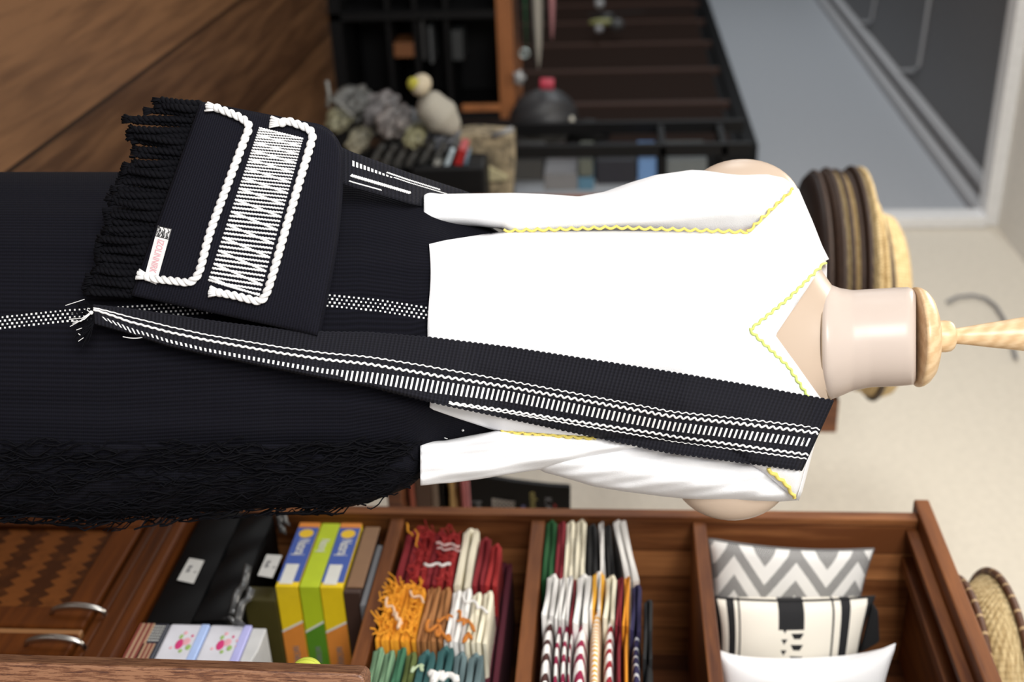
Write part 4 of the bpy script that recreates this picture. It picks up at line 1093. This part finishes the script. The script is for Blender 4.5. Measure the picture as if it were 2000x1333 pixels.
# --- round baskets on top of the unit
M_straw = mat('straw_weave', (.46, .32, .13), .75, fn=lambda t, b, c: (t.put(b.inputs['Base Color'], t.mix(t.m('MULTIPLY_ADD', t.m('SUBTRACT', t.noise(t.coord('Object', (1, 1, 6)), 60, 4), .5), 2.4, .5), (.40, .26, .10), (.80, .62, .33))), t.bump(t.m('MULTIPLY', t.m('SINE', t.m('MULTIPLY', t.xyz(t.coord())[0], 500)), t.m('SINE', t.m('MULTIPLY', t.xyz(t.coord())[1], 500))), .5, .003)))
M_rim = mat('brown_cane_rim', (.10, .04, .018), .5, fn=stripes(0, .03, (.42, .28, .14), .16))
M_dkw = mat('dark_cane', (.035, .018, .010), .55, fn=lambda t, b, c: t.put(b.inputs['Base Color'], t.mix(t.noise(t.coord(), 120, 3), (.012, .006, .004), (.07, .035, .02))))
def round_basket(name, label, c, r, h, side_m, rim_m, dome=0, group=None, flare=.0, tiltv=(0, 0), rimr=.006):
    c = Vector(c); t = thing(name, label, 'basket', tuple(c), group)
    ax = Vector((tiltv[0], tiltv[1], 1)).normalized()
    MB().lathe([(.001, 0), (r*.72, -dome*0), (r*.94-flare, h*.05), (r, h), (r-.004, h), (r*.93-flare, h*.12), (.001, h*.10)], c, 72, ax).build('woven_body', side_m, t, smooth=True)
    e = ax.orthogonal().normalized(); g = ax.cross(e)
    MB().tube([c+ax*h+(e*math.cos(a)+g*math.sin(a))*r for a in [2*math.pi*k/72 for k in range(72)]], rimr, 8, closed=True).build('rim', rim_m, t, smooth=True)
    return t
zt0 = zA1+.007
bc = Vector((-1.49, 1.375, zt0))
round_basket('basket', 'round straw tray lowest of the stack on top of the shelf unit', bc+Vector((.02, 0, 0)), .175, .026, M_straw, M_rim, group='straw baskets on the shelf unit', flare=.02)
round_basket('basket', 'round straw basket with brown bound rim, middle of the stack on the shelf unit', bc+Vector((.02, .0, .034)), .185, .045, M_straw, M_rim, group='straw baskets on the shelf unit', flare=.03)
round_basket('basket', 'deep straw basket with dark rim topmost on the shelf unit', bc+Vector((.10, .03, .087)), .20, .075, M_straw, M_dkw, group='straw baskets on the shelf unit', flare=.03, rimr=.010)

# ================================================================= FOREGROUND POST
DP = 1.25
def palm(t, b, col):
    v = t.coord('Object', (150, 150, 12)); n = t.noise(v, 3.0, 5, .7)
    f = t.m('GREATER_THAN', n, .60); f2 = t.m('GREATER_THAN', n, .50)
    a = t.mix(f2, (.31, .15, .08), (.17, .07, .035)); t.put(b.inputs['Base Color'], t.mix(f, a, (.075, .028, .018)))
M_palm = mat('palm_wood', (.35, .2, .13), .5, fn=palm)
poly = [(-1020, 1262), (0, 1294), (350, 1305), (690, 1316), (702, 1318), (709, 1323), (712, 1332), (712, 1430), (-1020, 1400)]
P = [atD(x, y, DP) for x, y in poly]
for p in P: p.z = max(p.z, 0.0)
post = thing('post', 'rounded palm-wood post at the very edge, in front of the cabinet', 'post', tuple(Vector((P[0].x, P[0].y, 0))))
MB().prism(P, FH*.035).build('plank', M_palm, post, bevel=.003)
def tip(dx, dy, dz): return 1+.03*math.sin(18*math.atan2(dy, dx))
c = atD(600, 1311, DP+.05)
MB().ellipsoid(c, .014, .0145, .0165, 72, 18, f=tip, basis=(FH, RT, Vector((0, 0, 1)))).tube([c+Vector((0, 0, -.012)), atD(560, 1335, DP+.045), atD(545, 1345, DP+.034)], .006, 8).build('ribbed_knob', colmat('chartreuse_plastic', (.62, .68, .08), .5), post, smooth=True)
# ================================================================= BEHIND THE MANNEQUIN: RACK WITH ROUND TRAYS
XR1 = -2.80
yl = atX(1100, 366, XR1).y; yr = atX(1600, 846, XR1).y; ztp = atX(1585, 600, XR1).z
rack = thing('tray_rack', 'brown wooden rack behind the mannequin carrying a stack of round trays', 'rack', (XR1, yl, 0))
M_rk = mat('chestnut_wood', (.17, .06, .022), .4, fn=wood_fn(2, (.09, .028, .012), (.24, .09, .035)))
for y0 in (yl, yr-.04):
    for x0 in (XR1-.36, XR1-.03):
        if x0 < XR1-.1 and y0 < 1.3: y0 = y0+.15
        MB().box((x0, y0, 0), (x0+.03, y0+.035, ztp-(.031 if y0 > 1.3 else .2))).build('post', M_rk, rack, bevel=.002)
for z0_ in (.25, .75, 1.15, ztp-.03): MB().box((XR1-.36, yl+.15, z0_), (XR1, yr, z0_+.025)).build('shelf_board', M_rk, rack, bevel=.002)
M_btray = mat('brown_black_tray', (.02, .012, .01), .5)
GT = 'round woven trays on the rack'
def wtray(name, label, v0, v1, ul, ur, sm, rm, dx=0.0):
    """horizontal round tray seen edge-on: its underside at v0, rim at v1 and left and right ends at ul, ur"""
    X = XR1-.05+dx; a = atX((v0+v1)/2, ul, X); b_ = atX((v0+v1)/2, ur, X); r = (b_.y-a.y)/2*.93; c = (a+b_)/2
    zlo = atX(v0, (ul+ur)/2, X).z; zhi = atX(v1, (ul+ur)/2, X).z
    c = Vector((X-.03, c.y, zlo)); h = zhi-zlo
    t = thing(name, label, 'tray', tuple(c), GT)
    MB().lathe([(.001, 0), (r*.80, 0), (r*.96, h*.22), (r, h*.6), (r, h), (r-.006, h), (r*.93, h*.35), (.001, h*.2)], c, 64).build('woven_body', sm, t, smooth=True)
    MB().tube([c+Vector((math.cos(q)*r, math.sin(q)*r, h*.86)) for q in [2*math.pi*k/64 for k in range(64)]], .006, 8, closed=True).build('rim', rm, t, smooth=True)
trays = [(1568, 1592, 340, 770, M_btray, M_dkw, 'deep dark brown tray, lowest in the stack on the rack'), (1593, 1616, 335, 775, M_dkw, M_dkw, 'second dark cane tray from the bottom of the stack'),
         (1617, 1632, 338, 760, M_straw, M_dkw, 'straw tray lying directly on the dark trays'), (1634, 1649, 342, 760, M_straw, M_dkw, 'second straw tray, below the thick black one'),
         (1651, 1663, 332, 756, M_dkw, M_dkw, 'black cane tray between the straw trays'), (1664, 1680, 334, 758, M_straw, M_straw, 'pale straw tray on top of the black cane tray'),
         (1682, 1700, 392, 768, M_straw, M_straw, 'smaller straw tray under the widest top one')]
for v0, v1, a, b_, sm, rm, lb in trays: wtray('round_tray', lb, v0, v1, a, b_, sm, rm)
pyl = atX(1620, 782, XR1).y; MB().box((XR1-.10, pyl, ztp-.01), (XR1, yr, atX(1637, 810, XR1).z)).build('end_block', M_rk, rack, bevel=.003)
# top hat-like straw lid
X = XR1-.05; a = atX(1715, 425, X); b_ = atX(1715, 775, X); r = (b_.y-a.y)/2*.95; c = Vector((X-.03, (a.y+b_.y)/2, atX(1703, 600, X).z)); h = atX(1752, 600, X).z-c.z
t = thing('straw_lid', 'large domed straw lid crowning the stack of round trays', 'lid', tuple(c), None)
MB().lathe([(.001, .002), (r*.97, 0), (r, .01), (r*.985, h*.4), (r*.95, h*.75), (r*.86, h*.95), (r*.6, h), (.001, h)], c, 72).build('woven_body', M_straw, t, smooth=True)
MB().tube([c+Vector((math.cos(q)*r, math.sin(q)*r, .006)) for q in [2*math.pi*k/72 for k in range(72)]], .007, 8, closed=True).build('rim', M_dkw, t, smooth=True)

# ================================================================= STAND WITH THE BLACK SIGN, BETWEEN RACK AND SHELF UNIT
XS = -1.98
zs = atX(792, 960, XS).z
stand = thing('side_table', 'small dark wooden table behind the left end of the shelf unit', 'table', (XS-.15, 1.30, 0))
MB().box((XS-.26, 1.17, zs-.03), (XS+.04, 1.62, zs)).build('table_top', M_rk, stand, bevel=.003)
for (x, y) in ((XS-.25, 1.18), (XS, 1.18), (XS-.25, 1.58), (XS, 1.58)): MB().box((x, y, 0), (x+.03, y+.03, zs-.03)).build('leg', M_rk, stand, bevel=.002)
def slab(v0, v1, ul, ur, X, m_, label, name, cat, d=.12, bev=.004, group=None, parts=None):
    a = atX(v0, ul, X); b_ = atX(v1, ur, X)
    o = MB().box((X-d, a.y, a.z), (X, b_.y, b_.z)).build(name, m_, None, bevel=bev); tag(o, label, cat, group); return o
zq = zs
items = [(792, 803, colmat('coral_card', (.45, .13, .08), .5), 'thin coral box lowest on the small dark table'), (803, 836, colmat('dark_wood_box', (.09, .045, .025), .4), 'dark brown wooden box on the small table'),
         (836, 850, colmat('grey_brown_card', (.22, .17, .13), .5), 'grey-brown packet on the dark wooden box'), (850, 863, M_black, 'black folded cloth pouch under the straw coloured bundle'),
         (863, 888, colmat('straw_cloth', (.52, .36, .15), .8), 'straw-coloured tied bundle under the pink pouch'), (889, 911, colmat('dusty_pink_cloth', (.50, .17, .18), .8), 'dusty pink pouch topping the pile on the small table')]
for k, (v0, v1, mm, lb) in enumerate(items):
    a = atX(v0, 900, XS).z; b_ = atX(v1, 900, XS).z; a = max(a, zq+.0004); y0 = 1.22+.004*k; y1 = 1.50
    if k >= 3:
        h = b_-a
        t = thing('cloth_pouch' if k != 4 else 'tied_bundle', lb, 'pouch', (XS-.08, 1.34, a))
        MB().grid(40, 20, lambda u, v, h=h, a=a: Vector((XS-.09+.085*math.cos(2*math.pi*u)*(1-abs(2*v-1)**6)**.5*1.0, lerp(y0, y1, v), a+h/2+h*.5*math.copysign(abs(math.sin(2*math.pi*u))**.6, math.sin(2*math.pi*u))*(1-abs(2*v-1)**5)**.4*(1-.35*math.exp(-((v-.5)/.10)**2)*(k == 4)))), cu=True).build('cloth', mm, t, smooth=True)
        MB().tube([Vector((XS-.09+.075*math.cos(q), lerp(y0, y1, .5), a+h/2+h*.36*math.sin(q))) for q in [2*math.pi*i/20 for i in range(20)]], .003, 6, closed=True).build('tie_band', M_c, t, smooth=True)
    else:
        tag(MB().box((XS-.16, y0, a), (XS-.002, y1, b_)).build('box', mm, None, bevel=.003), lb, 'box')
    zq = b_
# black sign
zsb = zq+.001; XG = XS-.01
sg = thing('sign_board', 'black shop sign with white knot emblem and olive lettering on the small table', 'sign', (XG, 1.3, zsb))
ps = [(911, 925), (940, 929), (960, 934), (1000, 941), (1040, 946), (1075, 950), (1110, 952), (1114, 954), (1114, 1040), (911, 1040)]
PP = [atX(x, y, XG) for x, y in ps]
for p in (PP[0], PP[-1]): p.z = zsb
MB().prism(PP, (-.012, 0, 0)).build('board', M_black, sg, bevel=.001)
def sgp(x, y): return atX(x, y, XG+.001)
MB().prism([sgp(961, 974), sgp(963, 1030), sgp(1003, 1030), sgp(1006, 980)], (.0006, 0, 0)).build('emblem_ground', colmat('off_white_print', (.55, .56, .55), .6), sg)
m = MB()
for k in range(5):
    x = 966+k*8.5; m.tube([atX(x, 978, XG+.0022), atX(x+6, 985, XG+.0022), atX(x-3, 991, XG+.0022), atX(x+5, 998, XG+.0022), atX(x-2, 1006, XG+.0022), atX(x+5, 1014, XG+.0022)], .0009, 4)
    m.tube([atX(x+5, 976, XG+.0022), atX(x-1, 984, XG+.0022), atX(x+6, 994, XG+.0022), atX(x, 1004, XG+.0022), atX(x+5, 1012, XG+.0022)], .0008, 4)
m.build('knot_emblem', M_blackink, sg)
Mol = colmat('olive_ink', (.34, .32, .12), .6)
sc = (atX(1000, 1000, XG)-atX(960, 1000, XG)).z/40
text('lettering', 'ethnic', Mol, sg, sgp(1041, 961), (0, 1, 0), (0, 0, 1), sc*20, .0004)
text('small_lettering', 'M', colmat('grey_ink', (.2, .22, .25), .6), sg, sgp(930, 978), (0, 1, 0), (0, 0, 1), sc*26, .0004)
text('small_lettering', 'K A', colmat('grey_ink', (.2, .22, .25), .6), sg, sgp(1070, 972), (0, 1, 0), (0, 0, 1), sc*18, .0004)
MB().prism([sgp(1082, 984), sgp(1082, 992), sgp(1088, 990)], (.0006, 0, 0)).build('red_mark', colmat('red_print', (.35, .03, .03), .6), sg)
MB().ellipsoid(atX(1022, 990, XG+.001), .0008, .004, .004, 12, 8).build('blue_mark', colmat('blue_print', (.12, .13, .3), .6), sg)

# ================================================================= LEFT BACKGROUND
# rattan cabinet along the wall
YC = 1.85; xcr = -5.62; xcl = -10.4; zc_ = 1.86
rc = thing('rattan_cabinet', 'long dark cabinet with ribbed rattan doors along the grey wall', 'cabinet', (xcr, YC, 0))
MB().box((xcl, YC+.02, .02), (xcr, YW-.005, zc_)).build('carcass', M_black, rc)
xd = [xcr]+[atY(1250, y, YC).x for y in (205, 140, 88, 45, 10)]+[xcl]
for a, b_ in zip(xd, xd[1:]):
    MB().box((a-.03, YC, .1), (b_+.03, YC+.02, zc_-.12)).build('rattan_door', M_rattan, rc)
    MB().box((b_-.03, YC-.012, .1), (b_+.03, YC+.02, zc_-.06)).build('door_stile', mat('umber_wood', (.05, .022, .014), .5), rc)
MB().box((xcl, YC-.02, zc_-.07), (xcr, YC+.02, zc_)).build('top_rail', M_black, rc)
# grey rack whose black post stands in front of the cabinet end
XK = -4.35
yk0 = atX(1200, 284, XK).y; yk1 = yk0+.42
zk = atX(1468, 292, XK).z
rk = thing('storage_rack', 'tall black storage rack with boxes at the end of the rattan cabinet', 'rack', (XK, yk0, 0))
ypw = atX(1200, 308, XK).y-yk0
for y0 in (yk0, yk1-ypw):
    for x0 in (XK-.32, XK-.03): MB().box((x0, y0, 0), (x0+.03, y0+ypw, zk)).build('post', M_black, rk, bevel=.002)
zr = [atX(v, 330, XK).z for v in (990, 1300, 1420)]
for z0_ in [.3]+zr: MB().box((XK-.32, yk0+.01, z0_-.022), (XK, yk1-.01, z0_)).build('shelf_board', M_black, rk)
for v0, v1, u0, u1, cc, lb in ((1000, 1060, 312, 352, (.035, .035, .035), 'dark grey case on the lower board of the tall black rack'), (1062, 1128, 340, 372, (.17, .17, .18), 'mid grey carton behind the left sleeve on the tall black rack'),
                               (1130, 1158, 312, 345, (.10, .11, .09), 'olive grey carton standing on the tall black rack'), (1164, 1243, 314, 360, (.008, .009, .018), 'near-black box beside the bright blue one on the rack'),
                               (1128, 1160, 348, 372, (.07, .17, .26), 'steel blue packet low on the tall black rack'), (1246, 1282, 312, 356, (.12, .24, .48), 'bright blue box on the tall black rack'), (1302, 1380, 312, 356, (.12, .135, .14), 'grey-green box on the upper board of the tall black rack')):
    a = atX(v0, u0, XK-.02); b_ = atX(v1, u1, XK-.02)
    tag(MB().box((XK-.25, a.y, a.z), (XK-.02, b_.y, b_.z)).build('storage_box', colmat('box_%d_%d' % (v0, u0), cc, .6), None, bevel=.004), lb, 'box')
# low dark display shelf facing the room
XD = -4.9
yd0 = -.9; yd1 = atX(900, 232, XD).y; zd_ = atX(1004, 100, XD).z
ds = thing('display_shelf', 'low near-black display shelf with orange wood edge beyond the wood floor', 'shelf', (XD, yd0, 0))
MB().box((XD-.40, yd0, 0), (XD-.37, yd1, zd_-.02)).build('back_panel', M_black, ds)
for y0 in (yd0, atX(800, 24, XD).y, yd1-.03): MB().box((XD-.37, y0, 0), (XD, y0+.03, zd_-.02)).build('side_panel', M_black, ds)
MB().box((XD-.37, yd0, 0), (XD, yd1, .05)).build('bottom_board', M_black, ds); [MB().box((XD-.37, yd0, atX(vv, 80, XD-.05).z-.02), (XD-.04, yd1, atX(vv, 80, XD-.05).z-.001)).build('middle_board', M_black, ds) for vv in (766, 819, 879)]
M_oj = mat('orange_wood_edge', (.30, .105, .03), .5, fn=wood_fn(1, (.20, .07, .02), (.36, .13, .04)))
ze0 = atX(970, 50, XD).z; MB().box((XD-.40, yd0, ze0), (XD+.015, yd1, zd_)).build('top_board', M_oj, ds, bevel=.004)
yv0, yv1 = atX(950, 203, XD).y, atX(950, 216, XD).y
MB().box((XD-.01, yv0, atX(902, 210, XD).z), (XD+.015, yv1, ze0)).build('edge_post', M_oj, ds, bevel=.003)
for v0, v1, u0, u1, cc, lb in ((820, 832, 40, 118, (.03, .03, .032), 'dark grey binder standing left in the display shelf'), (836, 846, 52, 125, (.075, .08, .085), 'pale grey binder beside the dark one in the display shelf'), (768, 810, 84, 112, (.16, .06, .02), 'small rust-coloured box low in the display shelf'), (880, 905, 60, 118, (.025, .028, .03), 'charcoal folder leaning in the display shelf')):
    a = atX(v0, u0, XD-.05); b_ = atX(v1, u1, XD-.05)
    tag(MB().box((XD-.2, a.y, a.z), (XD-.05, b_.y, b_.z)).build('binder', colmat('binder_%d' % v0, cc, .5), None, bevel=.003), lb, 'binder')
# soft goods lying on top of the shelf, pointing to the right
def pouch(label, v0, v1, ul, ur, cc, dx=0, name='fabric_slipper'):
    X = XD+.0+dx; a = atX(v0, ul, X); b_ = atX(v1, ur, X); L = b_.y-a.y; h = b_.z-a.z
    t = thing(name, label, 'slipper', (X, (a.y+b_.y)/2, a.z))
    mm = colmat('fabric_%d' % v0, cc, .8)
    MB().grid(26, 26, lambda u, v: Vector((X-.02+.06*math.cos(2*math.pi*u)*(1-v**3)**.6, a.y+L*v, a.z+h*.5+h*.5*math.sin(2*math.pi*u)*(1-v**2.6)**.7-h*.1*v)), cu=True).build('upper', mm, t, smooth=True)
    globals()['lastp'] = t
    MB().grid(26, 12, lambda u, v: Vector((X-.02+.064*math.cos(2*math.pi*u)*(1-v**3)**.6, a.y+L*v*1.01, a.z+h*.12+h*.12*math.sin(2*math.pi*u)*(1-v**2.6)**.7-h*.1*v)), cu=True).build('sole', mat('black_rubber_sole', (.01, .01, .01), .6), t, smooth=True)
pouch('black slipper at the bottom of the pile on the orange-edged shelf', 1004, 1018, -160, 100, (.012, .012, .014))
pouch('green-trimmed slipper in the pile on the orange-edged shelf', 1018, 1031, -160, 102, (.02, .16, .07))
gslip = lastp
pouch('long pale grey slipper with pointed toe in the pile', 1030, 1068, -180, 138, (.33, .31, .27))
pouch('dusty pink slipper lying uppermost on the pale grey one', 1066, 1088, -120, 82, (.36, .16, .17))
# red rolled ribbon, silver clip, and black drawstring bag on the shelf
Xb = XD+.02
bg = thing('drawstring_bag', 'bulging black drawstring bag on the display shelf in front of the rattan doors', 'bag', tuple(atX(1003, 225, Xb)))
cb_ = atX(1062, 232, Xb); kk = (atX(1062, 233, Xb)-cb_).y
MB().ellipsoid(cb_, .12, 56*kk, 62*kk, 44, 28, f=lambda x, y, z: 1+.05*math.sin(7*math.atan2(y, x)+4*z)-.10*max(0, y)*max(0, z)).build('bag_body', colmat('charcoal_nylon', (.028, .028, .031), .5), bg, smooth=True)
c = atX(1146, 262, Xb); MB().ellipsoid(c, .06, 26*kk, 42*kk, 30, 18, f=lambda x, y, z: 1+.1*math.sin(6*math.atan2(y, x))).build('bag_neck', M_black, bg, smooth=True)
MB().ellipsoid(atX(1117, 236, Xb+.13), .01, 9*kk, 5*kk, 14, 10).build('white_toggle', colmat('toggle_white', (.6, .58, .5), .4), bg, smooth=True)
MB().ellipsoid(atX(1112, 242, Xb+.135), .01, 5*kk, 4*kk, 12, 8).build('red_toggle', colmat('toggle_red', (.4, .02, .03), .4), bg, smooth=True)
o = MB().tube([atX(1055, 164, Xb+.05), atX(1082, 165, Xb+.05)], 11*kk, 20).build('ribbon_roll', colmat('raspberry_ribbon', (.42, .03, .06), .5), None, smooth=True, bevel=.004)
tag(o, 'small raspberry red ribbon roll perched on the black drawstring bag', 'ribbon')
o = MB().ellipsoid(atX(1014, 152, Xb+.03), .02, 14*kk, 11*kk, 16, 10, f=lambda x, y, z: 1+.2*math.sin(5*math.atan2(z, y))).build('foil_wrap', colmat('crumpled_foil', (.4, .41, .42), .35, metal=.4), None, smooth=True)
tag(o, 'crumpled silver foil wrap left of the black drawstring bag', 'wrapper')
MB().tube([atX(1024, 104+8*math.sin(q), Xb+.04)+Vector((0, 0, kk*8*math.cos(q))) for q in [2*math.pi*i/20 for i in range(20)]], kk*2.2, 8, closed=True).build('metal_ring', colmat('pale_steel', (.5, .6, .6), .3, metal=.7), gslip, smooth=True)
# small bottle group hanging high on the rattan doors
hk = thing('hanging_keychains', 'small cluster of white and olive keychains hanging on the rattan doors', 'keychain', tuple(atY(1160, 30, YC-.12)))
for (x, y, rx, ry, cc) in ((1171, 8, 9, 9, (.45, .45, .45)), (1176, 44, 26, 7, (.30, .30, .12)), (1170, 57, 8, 7, (.45, .45, .47)), (1185, 32, 16, 8, (.03, .03, .03)), (1205, 48, 14, 12, (.06, .06, .06))):
    c = atY(x, y, YC-.10); k2 = (atY(x, y, YC-.10)-CAM).dot(FH)/FP
    MB().ellipsoid(c, ry*k2, .03, rx*k2, 18, 12, basis=(RT, FH, Vector((0, 0, 1)))).build('charm', colmat('charm_%d' % x, cc, .5), hk, smooth=True)
MB().tube([atY(1150, 30, YC-.1), atY(1260, 22, YC-.1), atY(1380, 20, YC-.06)], .006, 6).build('cord', M_black, hk)

# ================================================================= BENCH WITH WRAPPED GOODS BEHIND THE BAG
XB = -3.45
zbn = atX(655, 300, XB).z
bn = thing('bench', 'low black bench behind the shoulder bag, piled with wrapped goods', 'bench', (XB-.2, .8, 0))
yb0 = atX(640, 262, XB).y
MB().box((XB-.42, yb0, zbn-.04), (XB+.02, 1.7, zbn)).build('seat_board', M_black, bn, bevel=.004)
for (x, y) in ((XB-.36, yb0+.22), (XB-.03, yb0+.12), (XB-.40, 1.62), (XB-.03, 1.62)): MB().box((x, y, 0), (x+.04, y+.04, zbn-.04)).build('leg', M_black, bn)
def film(t, b, c):
    n = t.noise(t.coord(), 22, 5, .65)
    t.put(b.inputs['Base Color'], t.mix(t.m('MULTIPLY_ADD', t.m('SUBTRACT', n, .5), 3.4, .5), tuple(k*.22 for k in c), tuple(min(1, k*1.6) for k in c)))
    t.bump(n, .7, .03)
def lump(name, label, cat, x, y, rx, ry, X, cc, rough=.35, amp=.22, seed=0, rd=.10, group=None):
    c = atX(x, y, X); k2 = (c-CAM).dot(FH)/FP; rr = random.Random(seed); a, b_, d = rr.uniform(0, 6), rr.uniform(0, 6), rr.uniform(3, 6)
    t = thing(name, label, cat, (c.x, c.y, c.z-rx*k2), group)
    f = lambda p, q, s: 1+amp*.5*math.sin(d*p+a+3*s)*math.cos(4*q+b_)+amp*.35*math.sin(9*q+7*s+a)+amp*.2*math.sin(17*p+11*s+b_)
    MB().ellipsoid(c, rd, ry*k2, rx*k2, 40, 26, f=f).build('wrapped_contents', mat('film_wrap_%d' % seed, cc, rough, fn=film), t, smooth=True)
    m = MB(); top = c+Vector((rd*.7, 0, rx*k2*.3))
    m.grid(8, 8, lambda u, v: top+Vector((.02*math.sin(u*5), (u-.5)*ry*k2*1.1+.01*math.sin(v*9), (v-.3)*rx*k2*.6+.012*math.sin(u*11)))); m.build('crinkled_flap', mat('film_wrap_%d' % seed, cc, rough, fn=film), t, smooth=True, solid=.002)
    return t
G = 'film wrapped goods on the bench'
lump('wrapped_bundle', 'pale olive wrapped bundle low at the left edge of the pile on the bench', 'bundle', 665, 232, 26, 20, XB, (.20, .19, .12), seed=1, group=G)
lump('wrapped_bundle', 'grey translucent bundle behind the pale olive one on the bench', 'bundle', 690, 205, 40, 34, XB-.1, (.085, .085, .08), seed=2, group=G)
lump('wrapped_bundle', 'smoky grey bundle with a white glint in the middle of the pile', 'bundle', 742, 218, 46, 36, XB-.12, (.11, .10, .10), seed=3, group=G)
lump('wrapped_bundle', 'cream and pale pink bundle peeking above the bag corner', 'bundle', 702, 272, 22, 18, XB+.03, (.22, .20, .14), seed=4, group=G)
lump('wrapped_bundle', 'dark grey crinkled bundle at the right of the pile, below the white cap', 'bundle', 800, 250, 40, 32, XB-.05, (.11, .115, .125), seed=5, group=G)
lump('wrapped_bundle', 'grey-mauve crinkled bundle in front of the smoky one', 'bundle', 770, 236, 34, 30, XB+.02, (.13, .115, .11), seed=6, group=G)
lump('wrapped_bundle', 'olive-tinted small bundle in front, under the grey crinkled ones', 'bundle', 812, 262, 22, 16, XB+.06, (.22, .21, .12), seed=8, group=G)
lump('wrapped_bundle', 'charcoal wrapped bundle at the far right of the pile', 'bundle', 872, 268, 26, 22, XB-.02, (.10, .105, .12), seed=9, group=G)
o = MB()
for q in ((640, 190, 690, 230), (638, 158, 640, 210), (655, 200, 672, 214)): o.tube([atX(q[0], q[1], XB+.02), atX((q[0]+q[2])/2+3, (q[1]+q[3])/2-3, XB+.03), atX(q[2], q[3], XB+.04)], .006, 6)
tag(o.build('plastic_stem', colmat('clear_grey_plastic', (.16, .16, .15), .3), smooth=True), 'thin pale plastic stems sticking out left of the wrapped bundles', 'stem')
# white cap
c = atX(852, 213, XB+.02); k2 = (c-CAM).dot(FH)/FP
cpn = thing('knit_cap', 'off-white knitted cap with yellow patch on top of the wrapped bundles', 'cap', (c.x, c.y, c.z-30*k2))
ax1 = (Vector((0, 1, -.75))).normalized(); ax2 = Vector((0, .75, 1)).normalized()
M_cap = mat('off_white_knit', (.30, .28, .235), .9, fn=cloth)
def axd(x, y): return atX(x, y, XB+.02)
d1 = (axd(895, 260)-axd(815, 185)).normalized(); d2 = d1.cross(Vector((1, 0, 0))).normalized()
MB().ellipsoid(axd(856, 222), 50*k2, 34*k2, .07, 36, 22, basis=(d1, d2, Vector((1, 0, 0))), f=lambda x, y, z: 1+.05*math.sin(8*x)).build('crown', M_cap, cpn, smooth=True)
MB().ellipsoid(axd(822, 166), 20*k2, 22*k2, .05, 24, 16, basis=(d1, d2, Vector((1, 0, 0)))).build('pompom', mat('peach_knit', (.42, .36, .26), .9, fn=cloth), cpn, smooth=True)
MB().ellipsoid(atX(807, 164, XB+.055), .015, 13*k2, 12*k2, 20, 12).build('yellow_patch', mat('mustard_knit', (.36, .33, .04), .9, fn=cloth), cpn, smooth=True)
# thin sleeves of film in front of the bundles
for k in range(7):
    x = 735+k*24; o = thing('flat_packet', 'row of dark flat packets in clear film leaning below the bundles', 'packet', tuple(atX(x-10, 320, XB+.10)), 'dark flat packets leaning on the bench')
    o['label'] = ['leftmost dark flat packet leaning under the wrapped bundles', 'second dark flat packet from the left under the wrapped bundles', 'third dark flat packet from the left under the wrapped bundles', 'middle dark flat packet of the seven under the wrapped bundles', 'third dark flat packet from the right, under the wrapped bundles', 'second dark flat packet from the right, by the grey booklet corner', 'rightmost dark flat packet, next to the pale blue booklet spine'][k]
    MB().prism([atX(x-18, 325, XB+.10), atX(x+6, 282, XB+.10), atX(x+19, 284, XB+.10), atX(x-3, 328, XB+.10)], (-.05, 0, 0)).build('film_sleeve', mat('smoky_film', (.045, .045, .042), .3, fn=film), o, bevel=.003)
for (q, cc, lb) in ((((866, 326), (880, 292), (888, 295), (876, 328)), (.42, .50, .55), 'pale blue-white spine of a thin booklet left of the red one'), (((886, 322), (896, 290), (911, 294), (902, 325)), (.30, .012, .012), 'bright red booklet spine leaning by the brown paper bag'), (((845, 324), (850, 314), (862, 318), (858, 326)), (.25, .25, .23), 'tiny grey booklet corner left of the pale blue spine'), (((904, 322), (908, 308), (914, 309), (912, 323)), (.10, .15, .2), 'slate blue booklet spine right of the red one')):
    o = MB().prism([atX(a, b_, XB+.12) for a, b_ in q], (-.10, 0, 0)).build('booklet', colmat('booklet_%d' % q[0][0], cc, .4), None, bevel=.002); tag(o, lb, 'booklet')
a = atX(800, 326, XB+.13); b_ = atX(949, 372, XB+.13)
tag(MB().box((XB+.0, a.y, a.z), (XB+.13, b_.y+.1, b_.z)).build('case', M_black, None, bevel=.012), 'long black case lying under the leaning booklets', 'case')
P = [atX(x, y, XB-.02) for x, y in ((895, 372), (893, 266), (925, 262), (1002, 268), (1003, 330), (998, 400), (895, 400))]
o = thing('paper_bag', 'crumpled kraft paper bag between the cap and the tall black rack', 'bag', tuple(P[0]))
MB().prism(P, (-.10, 0, 0)).build('paper', mat('kraft_paper', (.25, .20, .125), .8, fn=film), o, bevel=.004)
MB().prism([atX(x, y, XB+.0) for x, y in ((900, 345), (950, 325), (990, 345), (992, 352), (905, 360))], (-.02, 0, 0)).build('paper_fold', mat('pale_kraft', (.36, .32, .19), .8), o, bevel=.002)
o = MB().tube([atX(962, 266, XB), atX(1002, 252, XB)], .009, 8).build('metal_rod', colmat('dull_steel', (.2, .2, .2), .4), None, smooth=True); tag(o, 'short grey metal rod resting above the kraft paper bag', 'rod')
